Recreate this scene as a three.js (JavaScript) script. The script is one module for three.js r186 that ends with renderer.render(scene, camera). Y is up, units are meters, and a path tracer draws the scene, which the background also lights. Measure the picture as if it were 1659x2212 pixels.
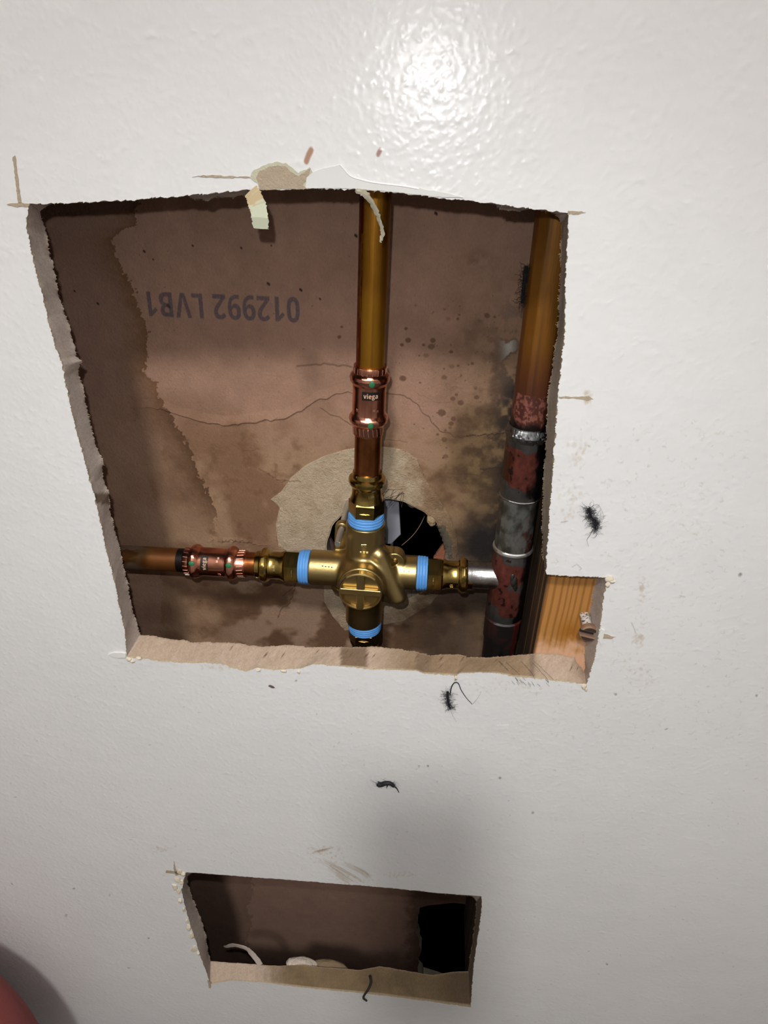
import * as THREE from 'three';
import { mergeGeometries, mergeVertices, toCreasedNormals } from 'three/addons/utils/BufferGeometryUtils.js';
import { RoundedBoxGeometry } from 'three/addons/geometries/RoundedBoxGeometry.js';
import { ConvexGeometry } from 'three/addons/geometries/ConvexGeometry.js';

// ---------------------------------------------------------------- camera, light, exposure
const scene = new THREE.Scene();
scene.background = new THREE.Color(0x000000);
const renderer = new THREE.WebGLRenderer({ antialias: true });
renderer.toneMapping = THREE.LinearToneMapping;
renderer.toneMappingExposure = 1.03;
renderer.shadowMap.enabled = true;

const IW = 1659, IH = 2212, F = 1545, CX = IW / 2, CY = IH / 2;
const EYE = 1.25, DIST = 0.325;                       // lens height above the floor, lens to painted wall
const v3 = (x, y, z) => new THREE.Vector3(x, y, z), lin = (r, g, b) => new THREE.Color().setRGB(r, g, b);
const camInto = v3(970 - CX, 220 - CY, F).normalize();        // into the wall, in the lens's axes (x right, y down, z ahead)
const camDown = v3(705 - CX, 3780.416 - CY, F).normalize();
const camRight = v3().crossVectors(camDown, camInto).normalize();
if (camRight.x < 0) camRight.negate();
const toWorld = (c) => v3(camRight.dot(c), -camDown.dot(c), -camInto.dot(c));
const camera = new THREE.PerspectiveCamera(2 * Math.atan(CY / F) * 180 / Math.PI, IW / IH, 0.01, 20);
const camX = toWorld(v3(1, 0, 0)), camY = toWorld(v3(0, -1, 0)), camZ = toWorld(v3(0, 0, -1));
camera.position.set(0, EYE, DIST);
camera.quaternion.setFromRotationMatrix(new THREE.Matrix4().makeBasis(camX, camY, camZ));
scene.add(camera);

const FLASH = 2.25, LAMP = 50;
const flashAt = v3(0, EYE, DIST).addScaledVector(camY, 0.024).addScaledVector(camX, -0.012);
const flash = new THREE.SpotLight(lin(0.96, 0.98, 1), FLASH * 0.1, 0, 1.22, 1, 2);
flash.position.copy(flashAt);
flash.shadow.radius = 0.13;
flash.castShadow = true;
flash.target.position.set(-0.02, EYE - 0.5, 0);
scene.add(flash, flash.target);
const lampAt = v3(-0.125, EYE + 1.17, 1.18);
const lamp = new THREE.PointLight(lin(1, 0.975, 0.955), LAMP * 0.1, 0, 2);
lamp.position.copy(lampAt);
lamp.shadow.radius = 4;
lamp.castShadow = true;
scene.add(lamp);

// ---------------------------------------------------------------- helpers
const W = (px, py, z = 0) => {                        // the point of the plane at depth z that the photograph shows at a pixel
  const d = toWorld(v3(px - CX, py - CY, F)), t = (z - DIST) / d.z;
  return v3(d.x * t, EYE + d.y * t, z);
};
const invWorld = new THREE.Matrix4().makeBasis(camX, camY, camZ).transpose();
const pxOf = (x, y, z) => { const c = v3(x, y - EYE, z - DIST).applyMatrix4(invWorld); return [CX + F * c.x / -c.z, CY - F * c.y / -c.z]; };
function rng(seed) { let s = seed >>> 0; return () => { s = (s + 0x6d2b79f5) | 0; let t = Math.imul(s ^ (s >>> 15), 1 | s); t = (t + Math.imul(t ^ (t >>> 7), 61 | t)) ^ t; return ((t ^ (t >>> 14)) >>> 0) / 4294967296; }; }
const PERM = (() => { const r = rng(11), a = new Float32Array(65536); for (let i = 0; i < a.length; i++) a[i] = r(); return a; })();
const hash = (x, y) => PERM[((Math.imul(x, 73856093) ^ Math.imul(y, 19349663)) >>> 3) & 65535];
function vn(x, y) {                                   // smooth value noise, 0..1
  const ix = Math.floor(x), iy = Math.floor(y); let fx = x - ix, fy = y - iy;
  fx = fx * fx * (3 - 2 * fx); fy = fy * fy * (3 - 2 * fy);
  const a = hash(ix, iy), b = hash(ix + 1, iy), c = hash(ix, iy + 1), d = hash(ix + 1, iy + 1);
  return a + (b - a) * fx + (c - a) * fy + (a - b - c + d) * fx * fy;
}
const fbm = (x, y, o = 4) => { let s = 0, a = 0.5, t = 0; for (let i = 0; i < o; i++) { s += a * vn(x + i * 37.3, y + i * 17.7); t += a; a *= 0.5; x *= 2.03; y *= 2.03; } return s / t; };
const clamp = (x, a = 0, b = 1) => Math.min(b, Math.max(a, x));
const ss = (a, b, x) => { const t = clamp((x - a) / (b - a)); return t * t * (3 - 2 * t); };
const mix = (a, b, t) => a + (b - a) * t;
const mix3 = (a, b, t) => [mix(a[0], b[0], t), mix(a[1], b[1], t), mix(a[2], b[2], t)];
function interp(table, y) { if (y <= table[0][0]) return table[0][1]; for (let i = 1; i < table.length; i++) if (y <= table[i][0]) { const [a, p] = table[i - 1], [b, q] = table[i]; return p + (q - p) * (y - a) / (b - a); } return table[table.length - 1][1]; }

const used = new Map();
const numbered = (n) => { const k = used.get(n) ?? 0; used.set(n, k + 1); return k ? `${n}_${String(k).padStart(3, '0')}` : n; };
function shade(o) { o.castShadow = o.receiveShadow = true; return o; }
function thing(name, label, category, pos, group) {
  const o = new THREE.Group(); o.name = numbered(name); o.position.copy(pos); scene.add(o);
  o.userData = { label, category }; if (group) o.userData.group = group;
  return o;
}
function solo(name, geo, mat, label, category, pos, group) {  // a thing that is a single mesh; its geometry is relative to pos
  const o = shade(new THREE.Mesh(geo, mat)); o.name = numbered(name); o.position.copy(pos); scene.add(o);
  o.userData = { label, category }; if (group) o.userData.group = group;
  return o;
}
function part(parent, name, geo, mat, label) { const o = shade(new THREE.Mesh(geo, mat)); o.name = name; parent.add(o); if (label) o.userData.label = label; return o; }
function structure(name, geo, mat, label) { const o = shade(new THREE.Mesh(geo, mat)); o.name = name; o.userData = { kind: 'structure', label }; scene.add(o); return o; }

const std = (o) => new THREE.MeshStandardMaterial(o);
const phys = (o) => new THREE.MeshPhysicalMaterial(o);
function canvasTex(w, h, pixel, draw, srgb = true) {  // pixel(u, v) -> [r, g, b] 0..255 with v upward; draw(ctx, w, h) goes on top
  const c = document.createElement('canvas'); c.width = w; c.height = h;
  const ctx = c.getContext('2d');
  if (pixel) {
    const im = ctx.createImageData(w, h), d = im.data;
    for (let y = 0, i = 0; y < h; y++) for (let x = 0; x < w; x++, i += 4) { const p = pixel((x + 0.5) / w, 1 - (y + 0.5) / h); d[i] = p[0]; d[i + 1] = p[1]; d[i + 2] = p[2]; d[i + 3] = 255; }
    ctx.putImageData(im, 0, 0);
  }
  if (draw) draw(ctx, w, h);
  const t = new THREE.CanvasTexture(c);
  t.colorSpace = srgb ? THREE.SRGBColorSpace : THREE.NoColorSpace;
  t.magFilter = THREE.LinearFilter;
  return t;
}
function bumpTile(n, period, f) {                      // tileable grey relief: f(x, y, noise) with noise periodic over the tile
  const per = (x, y, p, s) => { const ix = Math.floor(x), iy = Math.floor(y); let fx = x - ix, fy = y - iy; fx = fx * fx * fx * (fx * (fx * 6 - 15) + 10); fy = fy * fy * fy * (fy * (fy * 6 - 15) + 10);
    const h = (a, b) => hash(((a % p) + p) % p + s * 131, ((b % p) + p) % p + s * 57);
    return mix(mix(h(ix, iy), h(ix + 1, iy), fx), mix(h(ix, iy + 1), h(ix + 1, iy + 1), fx), fy); };
  const data = new Uint8Array(n * n * 4);
  for (let y = 0, i = 0; y < n; y++) for (let x = 0; x < n; x++, i += 4) { const g = clamp(f((p, s) => per(x / n * p, y / n * p, p, s))) * 255; data[i] = data[i + 1] = data[i + 2] = g; data[i + 3] = 255; }
  const t = new THREE.DataTexture(data, n, n); t.wrapS = t.wrapT = THREE.RepeatWrapping; t.magFilter = THREE.LinearFilter; t.repeat.set(1 / period, 1 / period); t.needsUpdate = true;
  return t;
}
function lathe(profile, { seg = 48, crease = 0.55, facets = 0 } = {}) {   // along +y, profile in millimetres [y, r]; u = 0.5 faces +z
  const n = facets || seg, pos = [], uv = [], idx = [], L = profile[profile.length - 1][0] - profile[0][0] || 1, y0 = profile[0][0];
  for (const [y, r] of profile) for (let k = 0; k <= n; k++) { const a = (k + (facets ? 0.5 : 0)) / n * 2 * Math.PI; pos.push(-Math.sin(a) * r / 1000, y / 1000, -Math.cos(a) * r / 1000); uv.push(k / n, (y - y0) / L); }
  for (let i = 0; i + 1 < profile.length; i++) for (let k = 0; k < n; k++) { const a = i * (n + 1) + k, b = a + n + 1; idx.push(a, b, a + 1, a + 1, b, b + 1); }
  const g = new THREE.BufferGeometry();
  g.setAttribute('position', new THREE.Float32BufferAttribute(pos, 3)); g.setAttribute('uv', new THREE.Float32BufferAttribute(uv, 2)); g.setIndex(idx);
  return toCreasedNormals(g, facets ? 0.3 : crease);
}
const aim = (o, dir) => { o.quaternion.setFromUnitVectors(v3(0, 1, 0), dir.clone().normalize()); return o; };
function tube(points, r, seg = 24, rad = 6, ends = 1) {  // a tube through points whose radius tapers to r * ends
  const curve = new THREE.CatmullRomCurve3(points), g = new THREE.TubeGeometry(curve, seg, r, rad, false);
  if (ends !== 1) { const p = g.attributes.position; for (let i = 0; i <= seg; i++) { const c = curve.getPointAt(i / seg), k = mix(1, ends, i / seg); for (let j = 0; j <= rad; j++) { const q = i * (rad + 1) + j; p.setXYZ(q, c.x + (p.getX(q) - c.x) * k, c.y + (p.getY(q) - c.y) * k, c.z + (p.getZ(q) - c.z) * k); } } }
  return g;
}
function slab(points, depth, { bevel = 0, jitter = 0, seed = 1, uvMetres = true } = {}) {  // an irregular plate from world points; its back lies on their plane; returned about its first point
  const o = points[0], r = rng(seed), pts = [];
  for (let i = 0; i < points.length; i++) { const a = points[i], b = points[(i + 1) % points.length], n = jitter ? Math.max(1, Math.round(a.distanceTo(b) / 0.0012)) : 1; for (let k = 0; k < n; k++) { const p = a.clone().lerp(b, k / n); pts.push(new THREE.Vector2(p.x - o.x + (r() - 0.5) * jitter, p.y - o.y + (r() - 0.5) * jitter)); } }
  const g = new THREE.ExtrudeGeometry(new THREE.Shape(pts), { depth, bevelEnabled: bevel > 0, bevelThickness: bevel, bevelSize: bevel, bevelSegments: 1, bevelOffset: -bevel, curveSegments: 4 });
  if (uvMetres) setUV(g, o);
  return [g, o];
}
function setUV(g, o) { const p = g.attributes.position, u = new Float32Array(p.count * 2); for (let i = 0; i < p.count; i++) { u[i * 2] = p.getX(i) + o.x; u[i * 2 + 1] = p.getY(i) + o.y - EYE; } g.setAttribute('uv', new THREE.BufferAttribute(u, 2)); return g; }
const polar = (n, f) => Array.from({ length: n }, (_, i) => f(i / n * 2 * Math.PI, i));
function chip(seed, sx, sy, sz) { const r = rng(seed), p = []; for (let i = 0; i < 26; i++) { const a = r() * 6.283, b = Math.acos(2 * r() - 1), k = 0.75 + 0.25 * r(); p.push(v3(Math.cos(a) * Math.sin(b) * sx * k, Math.sin(a) * Math.sin(b) * sy * k, Math.cos(b) * sz * k)); } return new ConvexGeometry(p); }

function lump(seed, sx, sy, sz) { const g = mergeVertices(new THREE.IcosahedronGeometry(1, 12).deleteAttribute('uv').deleteAttribute('normal'), 1e-4), p = g.attributes.position; for (let i = 0; i < p.count; i++) { const x = p.getX(i), y = p.getY(i), z = p.getZ(i), k = 0.72 + 0.5 * fbm(x * 1.7 + seed, y * 1.7 + z * 1.3 + seed, 4); p.setXYZ(i, x * sx * k, y * sy * k, z * sz * k); } g.computeVertexNormals(); return setUV(g, v3(0, 0, 0)); }

// ---------------------------------------------------------------- relief and colour shared by surfaces
const peel = (() => {                                  // orange peel: thousands of soft overlapping blobs, tileable
  const n = 1024, period = 0.14, h = new Float32Array(n * n), r = rng(23), px = n / (period * 1000);
  for (let k = 0; k < 9500; k++) {
    const cx = r() * n, cy = r() * n, R = (0.7 + 1.0 * r()) * px, e = 0.75 + 0.5 * r(), th = r() * 3.14, c = Math.cos(th), s = Math.sin(th), a = 0.4 + r(), m = Math.ceil(R * 2.2);
    for (let y = -m; y <= m; y++) for (let x = -m; x <= m; x++) { const u = (x * c + y * s) / R * e, v = (y * c - x * s) / R / e, q = u * u + v * v; if (q < 4) h[((Math.floor(cy) + y + n) % n) * n + ((Math.floor(cx) + x + n) % n)] += a * Math.exp(-q * 1.4); }
  }
  let lo = 1e9, hi = -1e9; for (const v of h) { lo = Math.min(lo, v); hi = Math.max(hi, v); }
  const data = new Float32Array(n * n * 4); for (let k = 0; k < n * n; k++) { const v = (h[k] - lo) / (hi - lo); data[k * 4] = data[k * 4 + 1] = data[k * 4 + 2] = v; data[k * 4 + 3] = 1; }
  const t = new THREE.DataTexture(data, n, n, THREE.RGBAFormat, THREE.FloatType); t.wrapS = t.wrapT = THREE.RepeatWrapping; t.magFilter = THREE.LinearFilter; t.repeat.set(1 / period, 1 / period); t.needsUpdate = true;
  return t;
})();
const grain = bumpTile(512, 0.02, (n) => 0.5 * n(64, 5) + 0.3 * n(128, 6) + 0.2 * n(24, 7));
const rough = bumpTile(512, 0.05, (n) => 0.4 * n(24, 8) + 0.35 * n(60, 9) + 0.25 * n(128, 10));
const paperRelief = bumpTile(512, 0.06, (n) => 0.45 * n(40, 12) + 0.35 * n(90, 13) + 0.2 * n(200, 14));

// a map laid on a plane in metres: region [x0, y0, w, h] about the lens foot
function planeMap(tex, [x0, y0, w, h]) { tex.repeat.set(1 / w, 1 / h); tex.offset.set(-x0 / w, -y0 / h); tex.wrapS = tex.wrapT = THREE.ClampToEdgeWrapping; return tex; }
const penOn = (region, z, cw, ch) => (px, py) => { const p = W(px, py, z); return [(p.x - region[0]) / region[2] * cw, (1 - (p.y - EYE - region[1]) / region[3]) * ch]; };

// ---------------------------------------------------------------- the painted wall and its two openings
const THK = 0.0127;
const mainHole = [
  { n: 300, f: [[62, 440], [110, 440], [200, 437], [290, 432], [380, 424], [415, 421], [470, 417], [530, 411], [600, 409], [650, 408], [700, 408], [770, 409], [830, 414], [870, 418], [910, 423], [960, 428], [1010, 433], [1060, 440], [1110, 446], [1160, 453], [1200, 457], [1228, 460]],
    b: [[86, 456], [100, 446], [120, 439], [200, 435], [290, 430], [410, 421], [420, 430], [450, 432], [470, 425], [500, 427], [540, 419], [555, 409], [600, 407], [700, 406], [770, 407], [830, 412], [910, 421], [1010, 431], [1070, 440], [1085, 452], [1130, 455], [1150, 450], [1190, 457], [1205, 468], [1213, 482]] },
  { n: 260, f: [[1228, 460], [1226, 520], [1223, 574], [1219, 722], [1208, 840], [1205, 858], [1198, 962], [1186, 1136], [1179, 1231], [1181, 1241]],
    b: [[1213, 482], [1213, 540], [1210, 595], [1205, 722], [1198, 760], [1184, 861], [1178, 972], [1174, 1041], [1172, 1100], [1171, 1150], [1172, 1190], [1180, 1236]] },
  { n: 60, f: [[1181, 1241], [1190, 1242], [1250, 1245], [1312, 1248]], b: [[1180, 1236], [1200, 1238], [1250, 1243], [1288, 1250]] },
  { n: 120, f: [[1312, 1248], [1311, 1257], [1303, 1295], [1296, 1358], [1290, 1390], [1284, 1421], [1271, 1468], [1266, 1479]], b: [[1288, 1250], [1280, 1288], [1274, 1328], [1266, 1383], [1262, 1417], [1264, 1440], [1262, 1452]] },
  { n: 420, f: [[1266, 1479], [1258, 1477], [1170, 1467], [1104, 1461], [1072, 1454], [1033, 1453], [994, 1454], [983, 1459], [953, 1457], [912, 1455], [900, 1449], [840, 1447], [800, 1446], [778, 1443], [740, 1440], [703, 1437], [677, 1434], [647, 1445], [591, 1447], [554, 1443], [531, 1451], [498, 1441], [475, 1434], [434, 1432], [389, 1432], [348, 1428], [311, 1423], [274, 1419]],
    b: [[1262, 1452], [1240, 1420], [1200, 1412], [1157, 1412], [1106, 1416], [1053, 1421], [1010, 1419], [992, 1414], [962, 1413], [931, 1416], [889, 1406], [847, 1400], [805, 1396], [757, 1399], [722, 1398], [666, 1398], [628, 1393], [576, 1397], [539, 1395], [520, 1389], [486, 1389], [449, 1387], [419, 1387], [397, 1382], [367, 1382], [337, 1374], [303, 1372]] },
  { n: 380, f: [[274, 1419], [269, 1360], [257, 1310], [247, 1253], [232, 1198], [220, 1144], [210, 1099], [200, 1059], [190, 1029], [180, 985], [170, 950], [158, 905], [150, 866], [141, 824], [133, 782], [121, 756], [110, 714], [99, 669], [87, 619], [77, 583], [68, 546], [61, 512], [57, 486], [60, 460], [62, 440]],
    b: [[303, 1372], [292, 1335], [279, 1283], [267, 1223], [256, 1174], [246, 1136], [237, 1099], [235, 1064], [228, 1049], [221, 1024], [222, 997], [206, 955], [200, 934], [188, 879], [179, 840], [168, 798], [178, 779], [166, 769], [155, 732], [148, 695], [137, 669], [128, 643], [121, 604], [113, 567], [103, 530], [96, 486], [86, 456]] }];
const lowHole = [
  { n: 170, f: [[402, 1884], [523, 1893], [706, 1907], [844, 1918], [935, 1928], [1040, 1936]], b: [[404, 1893], [415, 1884], [523, 1892], [706, 1906], [844, 1917], [935, 1927], [1020, 1936], [1030, 1948]] },
  { n: 110, f: [[1040, 1936], [1041, 1957], [1032, 2026], [1022, 2095], [1017, 2176]], b: [[1030, 1948], [1029, 1971], [1022, 2026], [1014, 2080], [1012, 2098]] },
  { n: 200, f: [[1017, 2176], [913, 2161], [798, 2147], [661, 2134], [569, 2122], [500, 2118], [454, 2126]], b: [[1012, 2098], [981, 2099], [935, 2106], [908, 2102], [867, 2095], [821, 2087], [780, 2095], [706, 2090], [650, 2084], [597, 2086], [523, 2081], [455, 2076]] },
  { n: 150, f: [[454, 2126], [447, 2105], [437, 2076], [430, 2056], [423, 2033], [411, 1996], [402, 1967], [395, 1938], [392, 1923], [398, 1895], [402, 1884]], b: [[455, 2076], [450, 2059], [446, 2033], [443, 2015], [437, 1993], [427, 1969], [420, 1950], [412, 1931], [405, 1908], [404, 1893]] }];
function resample(pts, n) { const L = [0]; for (let i = 1; i < pts.length; i++) L.push(L[i - 1] + pts[i].distanceTo(pts[i - 1])); const T = L[L.length - 1], out = []; for (let k = 0, i = 1; k < n; k++) { const s = T * k / n; while (i < pts.length - 1 && L[i] < s) i++; out.push(pts[i - 1].clone().lerp(pts[i], (s - L[i - 1]) / (L[i] - L[i - 1] || 1))); } return out; }
function rimOf(sides, seed) {                         // front and back loops of a sawn opening with its side number and photo column
  const r = rng(seed), front = [], back = [], side = [], calm = [];
  sides.forEach((s, k) => {
    const f = resample(s.f.map(([x, y]) => W(x, y, 0)), s.n), b = resample(s.b.map(([x, y]) => W(x, y, -THK)), s.n);
    for (let i = 0; i < s.n; i++) {
      const e = Math.min(1, Math.min(i, s.n - i) / 6), q = (r() - 0.5) * 0.0007 * e + (vn(i * 0.3, seed * 9 + k) - 0.5) * 0.0007 * e, q2 = (r() - 0.5) * 0.0008 * e + (vn(i * 0.22, seed * 5 + k + 40) - 0.5) * 0.0009 * e;
      calm.push([f[i].clone(), b[i].clone()]);
      f[i].x += q; f[i].y += q * (k % 2 ? 0.3 : 0.9); b[i].x += q2; b[i].y += q2 * (k % 2 ? 0.3 : 0.8);
      front.push(f[i]); back.push(b[i]); side.push(k);
    }
  });
  return { front, back, side, calm };
}
const rimA = rimOf(mainHole, 3), rimB = rimOf(lowHole, 5);

const WALLREG = [-0.42, -0.92, 0.84, 1.04];
const wallPen = penOn(WALLREG, 0, 2048, 2048);
const wallMap = planeMap(canvasTex(2048, 2048, (u, v) => {
  const x = u * 0.84 * 1000, y = v * 1040, m = fbm(x / 90, y / 90, 3) - 0.5, s = fbm(x / 14 + 50, y / 9, 3) - 0.5;
  const k = 1 + m * 0.03 + s * 0.018;
  return [225 * k, 224 * k, 223 * k];
}, (c) => {
  const line = (pts, col, w, a = 1) => { c.strokeStyle = col; c.globalAlpha = a; c.lineWidth = w; c.lineCap = 'round'; c.lineJoin = 'round'; c.beginPath(); pts.forEach(([x, y], i) => { const q = wallPen(x, y); i ? c.lineTo(...q) : c.moveTo(...q); }); c.stroke(); c.globalAlpha = 1; };
  const blot = (x, y, rx, ry, col, a, n = 26, seed = 1) => { const r = rng(seed + x * 7 + y); for (let i = 0; i < n; i++) { const g = r() + r() - 1, h = r() + r() - 1, q = wallPen(x + g * rx, y + h * ry); c.globalAlpha = a * (0.4 + 0.6 * r()); c.fillStyle = col; c.beginPath(); c.ellipse(q[0], q[1], 1 + r() * 2.4, 0.8 + r() * 1.6, r() * 3, 0, 7); c.fill(); } c.globalAlpha = 1; };
  line([[672, 325], [667, 334], [662, 348]], '#9a6a50', 5, 0.75); line([[821, 325], [817, 333]], '#8f6558', 4, 0.75);
  for (const d of [[722, 1850, 60, 26], [690, 1838, 30, 10], [770, 1905, 60, 20], [860, 1890, 40, 8], [1378, 1385, 14, 20], [1386, 1270, 10, 40], [1250, 980, 30, 40], [1268, 860, 12, 14], [1230, 1080, 30, 60], [1100, 1480, 90, 20], [350, 1835, 30, 10], [480, 1440, 60, 10], [1380, 1450, 50, 50]]) blot(...d, '#a58a6a', 0.16, 34);
  for (const s of [[[680, 1850], [735, 1880], [790, 1912]], [[700, 1865], [740, 1895], [760, 1908]], [[735, 1862], [785, 1885], [800, 1900]], [[672, 1842], [720, 1832]]]) { const q = rng(s[0][0]); for (let k = 0; k < 16; k++) { const o = (q() - 0.5) * 11, a = q() * 0.45, b = 0.6 + q() * 0.4, e = (t) => { const u = t * (s.length - 1), i = Math.min(s.length - 2, Math.floor(u)); return [mix(s[i][0], s[i + 1][0], u - i) + o, mix(s[i][1], s[i + 1][1], u - i) - o * 0.7]; }; line([e(a), e((a + b) / 2), e(b)], '#8d7358', 1.6, 0.13); } }
  const r = rng(77);
  for (let i = 0; i < 520; i++) { const x = 1190 + r() * 420, y = 900 + r() * 700; if (x > 1180 && x < 1320 && y > 1230 && y < 1480) continue; const a = r() * 6.28, l = 2 + r() * 7; line([[x, y], [x + Math.cos(a) * l, y + Math.sin(a) * l * 0.6 + 1], [x + Math.cos(a + 0.7) * l * 1.6, y + Math.sin(a + 0.7) * l]], r() < 0.7 ? '#8d8880' : '#a08a6c', 0.8, 0.12 + 0.3 * r() * r()); }
  for (let i = 0; i < 420; i++) { const x = r() * 1659, y = 1480 + r() * 732; const a = r() * 6.28, l = 1 + r() * 5; line([[x, y], [x + Math.cos(a) * l, y + Math.sin(a) * l * 0.5]], '#7d7468', 1.1, 0.1 + 0.35 * r() * r()); }
  for (const [x, y] of [[142, 1978], [26, 1910], [160, 1918], [237, 1933], [1310, 2083], [278, 2090], [321, 2027], [1636, 1502], [1330, 1500], [1440, 1575], [1600, 1240], [640, 1470], [1080, 1680], [905, 1655], [925, 1655], [1152, 1755], [990, 2100], [1312, 2084]]) blot(x, y, 2, 2, '#5a5048', 0.35, 2);
  line([[1236, 1225], [1246, 1219], [1256, 1228], [1252, 1232]], '#5a5a60', 0.8, 0.45); line([[1212, 1128], [1226, 1126]], '#77726c', 1, 0.5); line([[1364, 1345], [1370, 1358], [1373, 1368]], '#5a5148', 0.9, 0.4);
  line([[1075, 1566], [1098, 1566]], '#f4f2ee', 2.4, 0.9);
}), WALLREG);
const wallPaint = std({ map: wallMap, roughness: 0.24, bumpMap: peel, bumpScale: 0.00021 });
const frontGeo = (() => {
  const hw = 1.1, s = new THREE.Shape([[-hw, 0], [hw, 0], [hw, 2.55], [-hw, 2.55]].map(([x, y]) => new THREE.Vector2(x, y)));
  const make = (loopA, loopB, z, flip) => { const q = s.clone(); q.holes = [loopA, loopB].map((l) => new THREE.Path(l.map((p) => new THREE.Vector2(p.x, p.y)))); const g = new THREE.ShapeGeometry(q); g.translate(0, 0, z); if (flip) { g.index.array.reverse(); const n = g.attributes.normal; for (let i = 0; i < n.count; i++) n.setZ(i, -1); } return setUV(g, v3(0, 0, 0)); };
  return [make(rimA.front, rimB.front, 0, false), make(rimA.back, rimB.back, -THK, true)];
})();
const wallFront = structure('wall_front', frontGeo[0], wallPaint, 'glossy off-white painted drywall with two rough sawn openings');
part(wallFront, 'backing_paper', frontGeo[1], std({ color: lin(0.3, 0.2, 0.14), roughness: 0.95 }), 'brown paper back of the drywall');

const pores = (() => { const t = canvasTex(512, 512, (u, v) => { const n = fbm(u * 40, v * 40, 3); const k = 236 + 36 * (n - 0.5); return [k, k, k]; }, (c, w, h) => { const r = rng(3); for (let i = 0; i < 150; i++) { const k = r(); c.globalAlpha = 0.25 + 0.5 * r(); c.fillStyle = k < 0.75 ? '#5a4434' : '#fff'; c.beginPath(); c.ellipse(r() * w, r() * h, 1 + 3.4 * r() * r(), 1 + 2.6 * r() * r(), r() * 3, 0, 7); c.fill(); } c.globalAlpha = 1; }); t.wrapS = t.wrapT = THREE.RepeatWrapping; t.repeat.set(1 / 0.03, 1 / 0.03); return t; })();
const gypsum = std({ vertexColors: true, map: pores, roughness: 0.95, bumpMap: rough, bumpScale: 0.00007 });
function cutEdge({ front, back, side, calm }, dirt, seed) {
  const rows = [0, 0.05, 0.1, 0.25, 0.42, 0.6, 0.78, 0.93, 1], n = front.length, pos = [], col = [], uv = [], idx = [];
  let s = 0;
  for (let i = 0; i <= n; i++) {
    const k = i % n, f = front[k], b = back[k];
    if (i) s += front[k].distanceTo(front[(i - 1) % n]);
    rows.forEach((t, j) => {
      const inner = ss(0, 0.12, t) * ss(1, 0.9, t), p = f.clone().lerp(b, t).lerp(calm[k][0].clone().lerp(calm[k][1], t), inner), mid = Math.sin(Math.PI * t), rough = side[k] % 2 ? 0.3 : 1, e = (fbm(s * (side[k] % 2 ? 60 : 200), t * 6 + seed, 3) - 0.5) * 0.0016 * mid * rough;
      const nx = side[k] % 2 ? 1 : 0.2, ny = side[k] % 2 ? 0.2 : 1;
      pos.push(p.x + e * nx, p.y + e * ny, p.z + (fbm(s * 400, t * 7 + seed + 9, 2) - 0.5) * 0.0006 * mid * rough);
      const c = dirt(p, t, side[k], s); col.push(...c); uv.push(s, t * THK);
    });
  }
  const m = rows.length;
  for (let i = 0; i < n; i++) for (let j = 0; j + 1 < m; j++) { const a = i * m + j, b = a + m; idx.push(a, a + 1, b, b, a + 1, b + 1); }
  const g = new THREE.BufferGeometry();
  g.setAttribute('position', new THREE.Float32BufferAttribute(pos, 3)); g.setAttribute('color', new THREE.Float32BufferAttribute(col, 3)); g.setAttribute('uv', new THREE.Float32BufferAttribute(uv, 2));
  g.setIndex(idx); g.computeVertexNormals();
  return g;
}
const GYP = [0.56, 0.47, 0.41], TAN = [0.5, 0.4, 0.26], KRAFT = [0.36, 0.24, 0.16];
const dirtA = (p, t, side, s) => {
  const px = pxOf(p.x, p.y, p.z)[0], n = fbm(s * 300, t * 6, 3);
  let c = mix3(GYP, [GYP[0] * 0.82, GYP[1] * 0.8, GYP[2] * 0.78], n);
  if (side === 4) {
    c = mix3([0.56, 0.43, 0.33], [0.42, 0.31, 0.22], n);
    const tan = ss(790, 900, px) * (1 - ss(1120, 1180, px));
    c = mix3(c, [0.27, 0.18, 0.1], tan * (0.7 + 0.4 * n));
    const damp = ss(735, 740, px + n * 6) * (1 - ss(793, 800, px + n * 6)) * (1 - ss(0.8, 1, t) * 0.1);
    c = mix3(c, [0.16, 0.1, 0.055], damp * 0.85);
    c = mix3(c, [0.17, 0.11, 0.07], ss(895, 905, px) * (1 - ss(925, 940, px)) * 0.5);
    c = mix3(c, [0.14, 0.09, 0.06], ss(1140, 1146, px) * (1 - ss(1152, 1158, px)) * 0.6);
    if (vn(s * 900, t * 22) > 0.93) c = [0.14, 0.08, 0.05];
  }
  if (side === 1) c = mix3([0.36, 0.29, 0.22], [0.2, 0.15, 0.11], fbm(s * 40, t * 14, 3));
  if (side === 3) c = mix3([0.5, 0.42, 0.36], [0.4, 0.33, 0.29], n);
  if (side === 5) { const py = pxOf(p.x, p.y, p.z)[1]; c = mix3(c, [0.13, 0.08, 0.04], ss(1066, 1072, py + n * 8) * (1 - ss(1090, 1096, py + n * 8)) * 0.85); c = mix3(c, [0.5, 0.4, 0.3], (Math.abs(t - 0.5) < 0.09 && py > 660 && py < 800) ? 0.6 : 0); }
  if (t < 0.07) c = mix3(c, TAN, 0.8);
  if (t > 0.94) c = mix3(c, KRAFT, 0.55);
  return c;
};
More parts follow.
